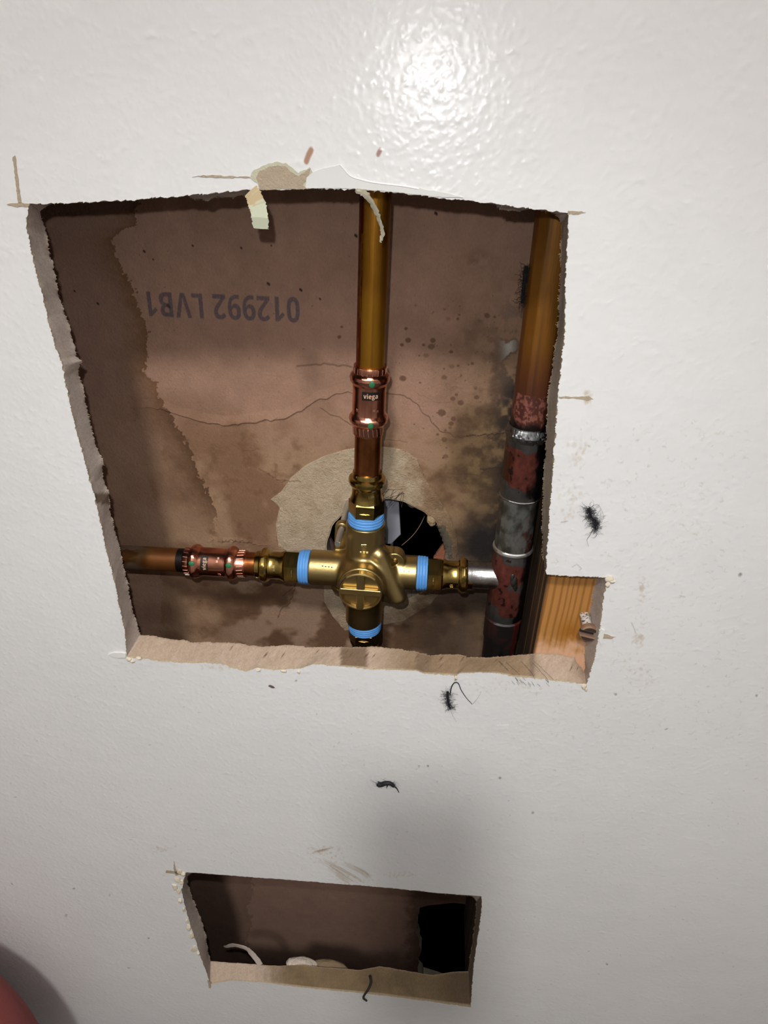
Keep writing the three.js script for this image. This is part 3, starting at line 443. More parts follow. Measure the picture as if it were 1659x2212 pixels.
const adapterBody = lathe([[16.4, 7], [16.6, 10.3], [17.4, 10.1], [19.4, 9.2], [25.4, 9], [26.4, 9.4], [27.2, 10.5], [28.4, 11.2], [29.8, 11.4], [31.2, 11.1], [32, 10.2], [32.6, 9.2], [35.2, 8.9], [35.6, 8.6], [35.6, 7.8]], { seg: 64 });
const hexNut = lathe([[6.4, 6], [6.4, 10.2], [7.1, 11.1], [15.6, 11.1], [16.8, 10.2], [16.8, 6]], { facets: 6 });
const tapeGeo = lathe([[-0.4, 9.8], [-0.2, 10.9], [0.5, 11.35], [1.3, 11.4], [1.7, 11.05], [2.1, 11.3], [3, 11.4], [3.5, 11.0], [3.9, 11.25], [5, 11.2], [5.5, 10.8], [5.9, 11], [6.6, 10.8], [6.8, 9.6]], { seg: 56, crease: 0.3 });
function adapter(pos, dir, label, mat, turn = 0) {
  const t = thing('press_adapter', label, 'pipe adapter', pos, 'brass press adapters'); aim(t, dir); t.rotateY(turn);
  part(t, 'press_socket', adapterBody, mat); part(t, 'hex_nut', hexNut, mat); part(t, 'thread_tape', tapeGeo, tapeBlue, 'blue thread sealing tape');
  part(t, 'embossed_mark', glyph(9.05, 22, 0.28, 1.7), brassMark); part(t, 'embossed_mark', glyph(9.05, 22.4, 0.5, 1.5), brassMark); part(t, 'embossed_mark', glyph(8.95, 34, -0.7, 1.4), brassMark);
  part(t, 'embossed_mark', ticks(10, 9, 12, 3, 1.5, -0.25, 0.25), brassMark);
  return t;
}
const pipeGeo = (len, r, inner = r - 1) => lathe([[0, inner], [0, r - 0.15], [0.15, r], [len - 0.15, r], [len, r - 0.15], [len, inner]], { seg: 56 });
function pipe(pos, dir, len, r, mat, label, group) { const o = solo('copper_pipe', pipeGeo(len, r), mat, label, 'pipe', pos, group); aim(o, dir); return o; }

// upward run
adapter(mm(0, 36.8, 0), UP, 'brass press adapter with blue tape on top of the valve', brass);
pipe(mm(-0.2, 64, 0), UP, 40, 7.95, copperBrown, 'short shiny copper pipe between the upright coupling and the brass adapter above the valve');
coupling(mm(-0.4, 97.2, 0), UP, 'upright copper press coupling below the tarnished yellow pipe', 0.1);
pipe(mm(-0.4, 128, 0), UP, 330, 7.95, copperOld, 'tarnished yellow-brown copper pipe rising from the upright coupling');
// left run
adapter(mm(-35.6, -0.9, 0), LEFT, 'brass press adapter with blue tape on the left side of the valve', brass, 0);
pipe(mm(-64, -1.8, 0), LEFT, 18, 7.95, copperBrown, 'stub of copper pipe between the left brass adapter and the lying coupling');
coupling(mm(-77.5, -2.1, 0), LEFT, 'lying copper press coupling left of the valve', 0.35);
const leftPipeMat = std({ map: canvasTex(1024, 256, (u, v) => { const n = fbm(v * 10, u * 7 + 4, 4); let c = mix3([128, 80, 34], [90, 52, 22], n); c = mix3(c, [150, 136, 120], ss(0.12, 0.2, v + (n - 0.5) * 0.12) * ss(0.28, 0.5, fbm(u * 9, v * 14, 3)) * 0.85); if (v < 0.042) c = [20, 14, 12]; return c; }), metalness: 0.6, roughness: 0.48 });
pipe(mm(-115, -3.2, 0), LEFT, 190, 7.95, leftPipeMat, 'dull brown copper pipe running left behind the cut drywall');
// right run
adapter(mm(34.4, 1.2, 0), RIGHT, 'brass press adapter with blue tape between the valve and the sooty tee', brass, 0);
// downward run
const brassDark = std({ map: brushed([120, 98, 60], [70, 54, 30], 1.2, 23), metalness: 1, roughness: 0.35 });
adapter(mm(1.3, -41.4, 0), DOWN, 'dark brass adapter with blue tape under the valve', brassDark, 0);

// ---------------------------------------------------------------- the cast mixing valve, one smooth casting
function surfaceNet(f, min, max, cell) {
  const nx = Math.ceil((max[0] - min[0]) / cell) + 1, ny = Math.ceil((max[1] - min[1]) / cell) + 1, nz = Math.ceil((max[2] - min[2]) / cell) + 1, D = new Float32Array(nx * ny * nz), id = new Int32Array(nx * ny * nz).fill(-1);
  const at = (i, j, k) => (k * ny + j) * nx + i;
  for (let k = 0; k < nz; k++) for (let j = 0; j < ny; j++) for (let i = 0; i < nx; i++) D[at(i, j, k)] = f(min[0] + i * cell, min[1] + j * cell, min[2] + k * cell);
  const pos = [], nor = [], idx = [];
  for (let k = 0; k < nz - 1; k++) for (let j = 0; j < ny - 1; j++) for (let i = 0; i < nx - 1; i++) {
    let sx = 0, sy = 0, sz = 0, n = 0;
    const c = (a) => D[at(i + (a & 1), j + ((a >> 1) & 1), k + (a >> 2))];
    for (let a = 0; a < 8; a++) for (const bit of [1, 2, 4]) if (!(a & bit)) { const b = a | bit, p = c(a), q = c(b); if ((p < 0) !== (q < 0)) { const t = p / (p - q); sx += (a & 1) + (bit === 1 ? t : 0); sy += ((a >> 1) & 1) + (bit === 2 ? t : 0); sz += (a >> 2) + (bit === 4 ? t : 0); n++; } }
    if (!n) continue;
    const x = min[0] + (i + sx / n) * cell, y = min[1] + (j + sy / n) * cell, z = min[2] + (k + sz / n) * cell, e = cell * 0.5;
    id[at(i, j, k)] = pos.length / 3; pos.push(x / 1000, y / 1000, z / 1000);
    const g = v3(f(x + e, y, z) - f(x - e, y, z), f(x, y + e, z) - f(x, y - e, z), f(x, y, z + e) - f(x, y, z - e)).normalize(); nor.push(g.x, g.y, g.z);
  }
  const quad = (a, b, c, d, flip) => { if (Math.min(a, b, c, d) < 0) return; if (flip) idx.push(a, c, b, a, d, c); else idx.push(a, b, c, a, c, d); };
  for (let k = 1; k < nz - 1; k++) for (let j = 1; j < ny - 1; j++) for (let i = 1; i < nx - 1; i++) {
    const p = D[at(i, j, k)] < 0;
    if (p !== D[at(i + 1, j, k)] < 0) quad(id[at(i, j - 1, k - 1)], id[at(i, j, k - 1)], id[at(i, j, k)], id[at(i, j - 1, k)], !p);
    if (p !== D[at(i, j + 1, k)] < 0) quad(id[at(i - 1, j, k - 1)], id[at(i - 1, j, k)], id[at(i, j, k)], id[at(i, j, k - 1)], !p);
    if (p !== D[at(i, j, k + 1)] < 0) quad(id[at(i - 1, j - 1, k)], id[at(i, j - 1, k)], id[at(i, j, k)], id[at(i - 1, j, k)], !p);
  }
  const g = new THREE.BufferGeometry(); g.setAttribute('position', new THREE.Float32BufferAttribute(pos, 3)); g.setAttribute('normal', new THREE.Float32BufferAttribute(nor, 3)); g.setIndex(idx);
  return g;
}
const smin = (a, b, k) => { const h = clamp(0.5 + 0.5 * (b - a) / k); return mix(b, a, h) - k * h * (1 - h); };
const smax = (a, b, k) => -smin(-a, -b, k);
const rod = (u, d, a, b, r, rr = 0.8) => { const x = d - r + rr, y = Math.abs(u - (a + b) / 2) - (b - a) / 2 + rr; return Math.min(Math.max(x, y), 0) + Math.hypot(Math.max(x, 0), Math.max(y, 0)) - rr; };
const lug = (x, y, z, x1, y1, r0, r1, z0, z1) => { const h = clamp((x * x1 + y * y1) / (x1 * x1 + y1 * y1)), d = Math.hypot(x - x1 * h, y - y1 * h) - mix(r0, r1, h), w = Math.abs(z - (z0 + z1) / 2) - (z1 - z0) / 2, rr = 1; const a = d + rr, b = w + rr; return Math.min(Math.max(a, b), 0) + Math.hypot(Math.max(a, 0), Math.max(b, 0)) - rr; };
const seg3 = (x, y, z, a, b, r) => { const dx = b[0] - a[0], dy = b[1] - a[1], dz = b[2] - a[2], h = clamp(((x - a[0]) * dx + (y - a[1]) * dy + (z - a[2]) * dz) / (dx * dx + dy * dy + dz * dz)); return Math.hypot(x - a[0] - dx * h, y - a[1] - dy * h, z - a[2] - dz * h) - r; };
const slot = (x, y, z, cx, cy, cz, hx, hy, hz) => { const a = Math.abs(x - cx) - hx, b = Math.abs(y - cy) - hy, c = Math.abs(z - cz) - hz; return Math.min(Math.max(a, b, c), 0) + Math.hypot(Math.max(a, 0), Math.max(b, 0), Math.max(c, 0)) - 0.8; };
function casting(x, y, z) {
  const yy = y - 0.03 * x;
  let d = rod(x, Math.hypot(yy, z), -35.6, 2, 11.9);
  d = smin(d, rod(x, Math.hypot(yy, z), -2, 34.4, 11.5), 1);
  d = smax(d, -slot(x, yy, z, -27, -12.2, 13, 8.6, 6, 8.5), 0.8);
  d = smax(d, -slot(x, yy, z, 29.5, -12.2, 13, 7, 6, 8.5), 0.8);
  d = smin(d, rod(y, Math.hypot(x, z), -2, 36.8, 12.4), 3.2);
  d = smin(d, rod(y, Math.hypot(x - 0.6, z), -41.6, 2, 12.2, 2.4), 3);
  d = smin(d, lug(x - 5, y - 8.5, z, 14.6, 4.3, 12.5, 6.2, -3, 6.5), 2);
  d = smin(d, lug(x, y, z, 17, -16, 14.5, 8.5, -5, 1), 2.2);
  d = smin(d, lug(x, y, z, -16.4, -15.8, 11, 5.8, -7, -1), 1.5);
  d = smin(d, lug(x + 16.2, y - 6, z, 0, 19.5, 5, 4.4, -13, -7.5), 1.2);
  d = smin(d, seg3(x, y, z, [9.5, 17, 6.5], [22.5, -11, 11], 6.2), 2.2);
  d = smax(d, -slot(x, y, z, 27, -22, 14, 13, 8.6, 11), 0.6);
  const boss = Math.hypot(x, y); d = smin(d, rod(z, boss + Math.max(0, z - 12) * 0.12, -13, 20, 15.6, 1.4), 3.4);
  d = smax(d, -rod(z, Math.hypot(x - 19.6, y - 13), 1.5, 14, 2.2, 0.2), 0.5);
  d = smax(d, -rod(z, Math.hypot(x + 16.4, y + 15.8), -20, 12, 2.4, 0.2), 0.5);
  d = smax(d, -rod(z, Math.hypot(x + 16.2, y - 25.5), -20, 12, 2.3, 0.2), 0.3);
  return d;
}
{
  const t = thing('mixing_valve', 'brass four-way shower valve body with round ribbed cap', 'valve', C0);
  const n = fbm;
  const g = surfaceNet((x, y, z) => casting(x, y, z) + (vn(x * 1.6 + z * 0.7, y * 1.6 - z * 0.9) - 0.5) * 0.03, [-38, -48, -15], [37, 40, 23], 0.7);
  part(t, 'body', g, brassCast, 'cast brass body with four outlets and mounting ears');
  const cap = part(t, 'cap', lathe([[0, 13.9], [4.4, 13.9], [5.3, 13.3], [5.3, 12.5], [4.6, 12], [2.6, 11.8], [2.6, 0.01]], { seg: 64 }).rotateX(Math.PI / 2).translate(0, 0, 0.0195), brassCast, 'round cap with a raised cross');
  part(cap, 'rib', new RoundedBoxGeometry(0.0262, 0.005, 0.0032, 3, 0.0009).translate(0, 0, 0.0235), brassCast); part(cap, 'rib', new RoundedBoxGeometry(0.005, 0.0262, 0.0031, 3, 0.0009).translate(0, 0, 0.0233), brassCast);
  const marks = []; for (const [x, y, z, s] of [[-22, 7.5, 9.6, 1], [-24, 7.5, 9.6, 1], [-26, 7.6, 9.5, 1], [-20, 7.3, 9.7, 1], [26, 8, 8.9, 0.9], [29, 8.2, 8.8, 0.9], [-2.4, 13.3, 15.5, 1.3], [0.6, 13.3, 15.5, 1.2], [2.5, 22, 12.3, 1.4], [0.5, 22, 12.4, 1.6], [-1.6, 22, 12.3, 1.2], [1, 27, 12.4, 2], [-0.8, 27, 12.4, 1.6], [0.4, -19, 12.4, 1.4], [0.4, -22, 12.4, 1.4]]) marks.push(new RoundedBoxGeometry(s / 1000, s * 0.9 / 1000, 0.0006, 1, 0.0002).translate(x / 1000, y / 1000, z / 1000));
  part(t, 'cast_mark', mergeGeometries(marks), brassMark, 'small raised foundry marks');
  const b = part(t, 'bolt', lathe([[0, 0.1], [0, 1.7], [0.5, 2], [70, 2], [70, 0.1]], { seg: 24 }).rotateX(-Math.PI / 2), steel, 'steel bolt through the upper left ear'); b.position.set(-0.0162, 0.0255, 0.011);
}

// ---------------------------------------------------------------- the soldered riser at the right
const riserA = v3(0.0622, EYE - 0.345, -0.058), riserB = v3(0.0565, EYE + 0.02, -0.058), riserDir = riserB.clone().sub(riserA).normalize();
const onRiser = (yRel) => riserA.clone().addScaledVector(riserDir, (EYE + yRel - riserA.y) / riserDir.y);
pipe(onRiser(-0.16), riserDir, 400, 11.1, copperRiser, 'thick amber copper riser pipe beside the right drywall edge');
const teeMat = std({ map: canvasTex(512, 1024, (u, v) => {
  const n = fbm(u * 10, v * 14, 4), m = fbm(u * 26 + 5, v * 36, 3), yy = -0.292 + v * 0.1355; // y below the lens
  let red = 0.5 + (n - 0.5) * 1.8;
  if (yy > -0.168) red = 0.05; else if (yy > -0.196) red = 0.9 + (n - 0.5) * 2.2 - ss(-0.172, -0.166, yy) * 0.8 - ss(-0.188, -0.196, yy) * 1.1; else if (yy > -0.2395) red = -0.2 + (n - 0.5) * 0.9 + ss(0.55, 0.68, u) * 0.9; else red = 0.75 + (n - 0.5) * 1.9 - ss(-0.25, -0.24, yy) * 0.6 - ss(-0.283, -0.291, yy);
  let c = mix3(mix3([98, 96, 92], [52, 50, 48], n), mix3([138, 76, 64], [84, 42, 36], m), ss(0.38, 0.55, red));
  if (u < 0.44 && yy > -0.19 && yy < -0.172) c = mix3(c, [74, 34, 14], ss(0.42, 0.36, u + (n - 0.5) * 0.12) * 0.85);
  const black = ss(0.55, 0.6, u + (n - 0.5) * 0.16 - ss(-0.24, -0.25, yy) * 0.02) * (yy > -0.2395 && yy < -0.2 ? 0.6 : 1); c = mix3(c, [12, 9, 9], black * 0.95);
  if (m > 0.72) c = mix3(c, [30, 20, 18], 0.7); return c; }), metalness: 0.55, roughness: 0.42, bumpMap: skin, bumpScale: 0.00012 });
const tinMat = std({ map: brushed([196, 194, 192], [110, 104, 102], 1.3, 31), metalness: 1, roughness: 0.3, bumpMap: skin, bumpScale: 0.00005 });
{
  const t = thing('soldered_tee', 'sooty red and grey soldered copper tee on the riser', 'pipe tee', onRiser(-0.292)); aim(t, riserDir);
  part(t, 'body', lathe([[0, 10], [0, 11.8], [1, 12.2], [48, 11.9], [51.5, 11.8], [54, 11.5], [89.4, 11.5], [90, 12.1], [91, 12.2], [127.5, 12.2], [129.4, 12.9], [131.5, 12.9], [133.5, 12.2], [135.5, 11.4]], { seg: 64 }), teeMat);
  part(t, 'sleeve', lathe([[53.4, 11.5], [53.8, 11.75], [89.2, 11.75], [89.6, 11.5]], { seg: 64 }), std({ map: canvasTex(256, 256, (u, v) => { const n = fbm(u * 14, v * 5, 4), m = fbm(u * 30, v * 12, 3); let c = mix3([132, 132, 127], [78, 76, 71], ss(0.3, 0.7, n)); c = mix3(c, [110, 56, 46], ss(0.5, 0.62, u + (n - 0.5) * 0.16) * ss(0.45, 0.6, m) * ss(0.9, 0.5, v)); return mix3(c, [20, 16, 15], ss(0.62, 0.7, u + (n - 0.5) * 0.1) * 0.9); }), metalness: 0.75, roughness: 0.42, bumpMap: skin, bumpScale: 0.00005 }), 'greyish metal sleeve of the tee');
  part(t, 'solder_ring', lathe([[50.6, 11.5], [51.3, 12.3], [52.4, 12.75], [53.6, 12.5], [54.4, 11.6]], { seg: 64 }), steel, 'bright ring of solder');
  part(t, 'solder_ring', lathe([[88.9, 11.6], [89.4, 12.15], [90, 12.4], [90.6, 12.2]], { seg: 64 }), tinMat, 'thin seam of solder');
  const beads = lathe([[127, 12], [128, 12.6], [129, 13], [130, 12.9], [131, 13.1], [132, 12.9], [133, 12.7], [134.2, 12.2], [135.4, 11.2]], { seg: 120, crease: 3 }), bp = beads.attributes.position;
  for (let i = 0; i < bp.count; i++) { const x = bp.getX(i), y = bp.getY(i), z = bp.getZ(i), a = Math.atan2(x, z), k = 1 + (fbm(a * 9, y * 900, 3) - 0.5) * 0.11 * ss(0.1269, 0.1285, y) * ss(0.1356, 0.134, y); bp.setXYZ(i, x * k, y, z * k); }
  const blobs = [toCreasedNormals(beads, 1)];
  const drops = []; for (const [a, y, s] of [[0.15, 34, 2.2], [0.22, 31.5, 1.8], [0.05, 37, 1.5], [0.28, 29, 1.3]]) drops.push(new THREE.SphereGeometry(s / 1000, 10, 8).scale(1, 1.9, 0.32).translate(Math.sin(a) * 0.0119, y / 1000, Math.cos(a) * 0.0119));
  const drip = std({ color: lin(0.2, 0.2, 0.2), metalness: 1, roughness: 0.35 }); part(t, 'solder_drip', mergeGeometries(drops), drip, 'frozen solder drip'); part(t, 'solder_bead', blobs[0], drip, 'rough bead of solder round the joint');
  const stub = part(t, 'branch', lathe([[0, 11], [7, 9.6], [10, 8.9], [24, 8.8], [24.4, 8.95], [28.4, 8.9], [28.8, 8.6], [28.8, 7.9]], { seg: 56 }), tinMat, 'tinned side branch'); stub.quaternion.copy(t.quaternion.clone().invert()).multiply(new THREE.Quaternion().setFromUnitVectors(UP, v3(-1, -0.03, 0).normalize())); stub.position.set(0, 0.0298, 0);
}
{
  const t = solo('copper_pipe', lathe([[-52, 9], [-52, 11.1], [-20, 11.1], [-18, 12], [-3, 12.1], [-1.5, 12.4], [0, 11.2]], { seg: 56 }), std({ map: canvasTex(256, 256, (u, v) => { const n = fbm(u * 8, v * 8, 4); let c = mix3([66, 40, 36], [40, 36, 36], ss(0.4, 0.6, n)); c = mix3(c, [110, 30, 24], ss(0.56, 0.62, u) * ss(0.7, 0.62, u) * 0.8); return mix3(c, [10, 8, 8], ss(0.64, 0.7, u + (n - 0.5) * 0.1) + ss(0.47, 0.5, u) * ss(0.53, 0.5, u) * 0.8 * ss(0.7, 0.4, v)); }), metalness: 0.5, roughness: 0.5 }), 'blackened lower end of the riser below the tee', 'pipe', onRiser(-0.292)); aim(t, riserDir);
}
// ---------------------------------------------------------------- stud
{
  const reg = [0.075, -0.7, 0.038, 1.2];
  const face = canvasTex(256, 2048, (u, v) => { const y = v * 1.2 - 0.7, x = u * 38, w = x + (fbm(3, y * 14, 3) - 0.5) * 3 - y * 6, s = 0.5 + 0.5 * Math.sin(w * 1.9 + 1.2 * Math.sin(w * 0.37)), g = vn(x * 7, y * 60), [px, py] = pxOf(reg[0] + u * reg[2], y + EYE, -THK);
    let c = mix3([176, 124, 64], [140, 92, 38], ss(0.5, 1, s) * 0.75 + g * 0.15); c = mix3(c, [150, 92, 20], Math.exp(-(((px - 1232) / 26) ** 2 + ((py - 1366) / 22) ** 2)) * 0.8);
    const dust = ss(1372, 1412, py + (fbm(px / 16, py / 16, 3) - 0.5) * 44); c = mix3(c, [214, 170, 142], dust * 0.85); c = mix3(c, [90, 58, 28], ss(0.06, 0.0, u)); return c; });
  const side = canvasTex(256, 1024, (u, v) => { const n = fbm(u * 18, v * 3, 4), s = fbm(u * 40 + 3, v * 6, 3); let c = mix3([128, 94, 54], [60, 42, 24], ss(0.35, 0.65, n)); c = mix3(c, [16, 11, 8], ss(0.52, 0.64, s) * 0.6 + ss(0.6, 0.4, u) * 0.4); return c; });
  const m = (t) => std({ map: t, roughness: 0.6, bumpMap: null });
  const plain = std({ color: lin(0.3, 0.18, 0.08), roughness: 0.8 });
  const h = 1.2, g = new THREE.BoxGeometry(0.038, h, 0.0888);
  solo('wooden_stud', g, [plain, m(side), plain, plain, m(face), plain], 'amber pine stud showing in the notch at the lower right of the opening', 'stud', v3(0.094, EYE - 0.7 + h / 2, -THK - 0.0002 - 0.0444));
}
// ---------------------------------------------------------------- screw and crumbs in the notch
{
  const p = W(1271, 1364, -0.006), t = thing('wood_screw', 'corroded slotted screw head in the notch', 'screw', p); t.scale.setScalar(1.22);
  const dome = std({ map: canvasTex(64, 64, (u, v) => mix3([150, 118, 96], [66, 52, 46], ss(0.45, 0.7, fbm(u * 9, v * 9, 3)))), metalness: 0.4, roughness: 0.6, bumpMap: rough, bumpScale: 0.0003 });
  const half = (s) => { const g = new THREE.SphereGeometry(0.0044, 24, 16, 0, Math.PI).scale(1, 0.82, 0.5); return g.rotateZ(s).translate(0, 0, 0); };
  const pts = polar(28, (a) => new THREE.Vector2(Math.cos(a) * 0.0043, Math.sin(a) * 0.0039));
  part(t, 'head', new THREE.ExtrudeGeometry(new THREE.Shape(pts.slice(1, 14)), { depth: 0.0012, bevelEnabled: true, bevelSize: 0.0008, bevelThickness: 0.0012, bevelSegments: 3, bevelOffset: -0.0006 }).rotateZ(-0.2).translate(0.0001, 0.0005, 0), dome, 'upper half of the slotted head');
  part(t, 'head', new THREE.ExtrudeGeometry(new THREE.Shape(pts.slice(15, 28)), { depth: 0.0012, bevelEnabled: true, bevelSize: 0.0008, bevelThickness: 0.0012, bevelSegments: 3, bevelOffset: -0.0006 }).rotateZ(-0.2).translate(-0.0001, -0.0005, 0), dome, 'lower half of the slotted head');
  part(t, 'slot', new THREE.BoxGeometry(0.0082, 0.0016, 0.001).rotateZ(-0.2), std({ color: lin(0.05, 0.05, 0.06), metalness: 0.6, roughness: 0.5 }));
  part(t, 'shank', lathe([[0, 0.1], [0, 1.9], [7, 1.9], [7, 0.1]], { seg: 16 }).rotateX(-Math.PI / 2), dome);
  const crust = std({ map: canvasTex(128, 128, (u, v) => { const n = fbm(u * 12, v * 12, 3); return mix3([206, 196, 186], [70, 62, 58], ss(0.55, 0.7, n)); }), roughness: 0.95 });
  const a = W(1262, 1327, -0.0105), b = W(1269, 1352, -0.0095), o = a.clone();
  solo('plaster_crumb', tube([a, a.clone().lerp(b, 0.5), b].map((q) => q.sub(o)), 0.0026, 16, 10, 1.1), crust, 'speckled grey plaster stick standing on the screw head', 'plaster crumb', o);
  const c = W(1274, 1338, -0.0105);
  solo('plaster_crumb', chip(44, 0.0014, 0.003, 0.0016), crust, 'small grey plaster flake right of the plaster stick', 'plaster crumb', c);
}

// ---------------------------------------------------------------- loose paper, lint and hairs
function ribbon(line, widths, thick = 0.0004) { // line of [px, py, z], widths in mm
  const pts = line.map(([x, y, z]) => W(x, y, z)), o = pts[0].clone(), pos = [], uv = [], idx = [], n = 40, cv = new THREE.CatmullRomCurve3(pts.map((p) => p.clone().sub(o)));
  for (let i = 0; i <= n; i++) { const t = i / n, p = cv.getPoint(t), d = cv.getTangent(t), s = v3().crossVectors(d, v3(0, 0, 1)).normalize(), w = interp(widths.map((q, k) => [k / (widths.length - 1), q]), t) / 2000, nrm = v3().crossVectors(s, d).normalize(), j = (vn(i * 0.9, 3) - 0.5) * 0.0008, j2 = (vn(i * 0.8, 9) - 0.5) * 0.0008;
    for (const [e, h] of [[-w + j, 0], [0, 0.0003], [w + j2, 0], [w + j2, -thick], [0, -thick + 0.0003], [-w + j, -thick]]) { const q = p.clone().addScaledVector(s, e).addScaledVector(nrm, h); pos.push(q.x, q.y, q.z); uv.push(e * 40, t); } }
  for (let i = 0; i < n; i++) for (let k = 0; k < 6; k++) { const a = i * 6 + k, b = i * 6 + (k + 1) % 6; idx.push(a, b, a + 6, b, b + 6, a + 6); }
  for (const k of [0, n * 6]) idx.push(k, k + 1, k + 2, k, k + 2, k + 3, k, k + 3, k + 4, k, k + 4, k + 5);
  const g = new THREE.BufferGeometry(); g.setAttribute('position', new THREE.Float32BufferAttribute(pos, 3)); g.setAttribute('uv', new THREE.Float32BufferAttribute(uv, 2)); g.setIndex(idx);
  return [toCreasedNormals(g, 1.25), o];
}
{
  const strip = std({ map: canvasTex(128, 256, (u, v) => { const n = fbm(u * 6, v * 9, 4); return mix3([186, 166, 130], [192, 196, 172], ss(0.4, 0.65, v + (n - 0.5) * 0.9 + Math.abs(u - 0.5) * 0.3)); }), roughness: 0.9 });
  const [g, o] = ribbon([[541, 412, 0.0003], [549, 426, 0.002], [557, 446, 0.003], [561, 470, 0.003], [563, 494, 0.002]], [6.4, 7.4, 7.4, 7.2, 6.4]);
  solo('paper_strip', g, strip, 'pale green torn paper strip hanging from the top edge of the opening', 'paper strip', o);
  const [g2, o2] = ribbon([[768, 411, 0.0002], [786, 418, 0.001], [803, 436, -0.003], [815, 462, -0.008], [824, 490, -0.012], [826, 506, -0.014], [821, 523, -0.015]], [1.4, 2.8, 2.2, 1.8, 1.7, 1.6, 1]);
  solo('paper_strand', g2, std({ color: lin(0.55, 0.5, 0.38), roughness: 0.9 }), 'thin cream paper strand dangling in front of the tarnished pipe', 'paper strand', o2);
  const [g3, o3] = ribbon([[486, 2046, -0.03], [510, 2043, -0.022], [535, 2052, -0.016], [552, 2070, -0.012], [562, 2084, -0.01]], [3, 7, 7, 6, 5]);
  solo('paper_curl', g3, std({ color: lin(0.5, 0.43, 0.38), roughness: 0.9 }), 'curled grey paper scrap inside the small lower opening', 'paper curl', o3);
}
const hairMat = std({ color: lin(0.012, 0.012, 0.016), roughness: 0.6 }), hairThin = std({ color: lin(0.04, 0.035, 0.035), roughness: 0.7 });
function fluff(spine, opt) { // a tuft of dark lint along a line of photo points lying on the wall
  const r = rng(opt.seed), z = opt.z ?? 0.0012, pts = spine.map(([x, y]) => W(x, y, z)), o = pts[0].clone(), cv = new THREE.CatmullRomCurve3(pts.map((p) => p.clone().sub(o))), gs = [];
  for (let i = 0; i < opt.n; i++) {
    const t = r(), c = cv.getPoint(t), q = [], L = opt.len * (0.4 + r()) / 1000; let a = r() * 6.28; const p = c.clone().add(v3((r() - 0.5) * opt.w, (r() - 0.5) * opt.w, r() * opt.h));
    for (let k = 0; k < 5; k++) { q.push(p.clone()); a += (r() - 0.5) * 2.2; p.add(v3(Math.cos(a) * L / 5, Math.sin(a) * L / 5, (r() - 0.5) * 0.0004)); if (z > 0) p.z = Math.max(p.z, -z + 0.0002); }
    gs.push(tube(q, opt.r, 7, 3));
  }
  for (let i = 0; i < (opt.wisps ?? 0); i++) { const p = cv.getPoint(r()), q = [p.clone()]; let a = r() * 6.28; for (let k = 0; k < 6; k++) { a += (r() - 0.5) * 1.5; p.add(v3(Math.cos(a) * 0.0011, Math.sin(a) * 0.0011, (r() - 0.5) * 0.0003)); if (z > 0) p.z = Math.max(p.z, -z + 0.0002); q.push(p.clone()); } gs.push(tube(q, 0.00004, 12, 3)); }
  for (const h of opt.hairs ?? []) gs.push(tube(h.p.map(([x, y]) => W(x, y, z).sub(o)), h.r, 30, 5, 0.4));
  if (opt.core) gs.push(tube(pts.map((p) => p.clone().sub(o)), opt.core, 20, 8, 0.7));
  return [mergeGeometries(gs), o];
}
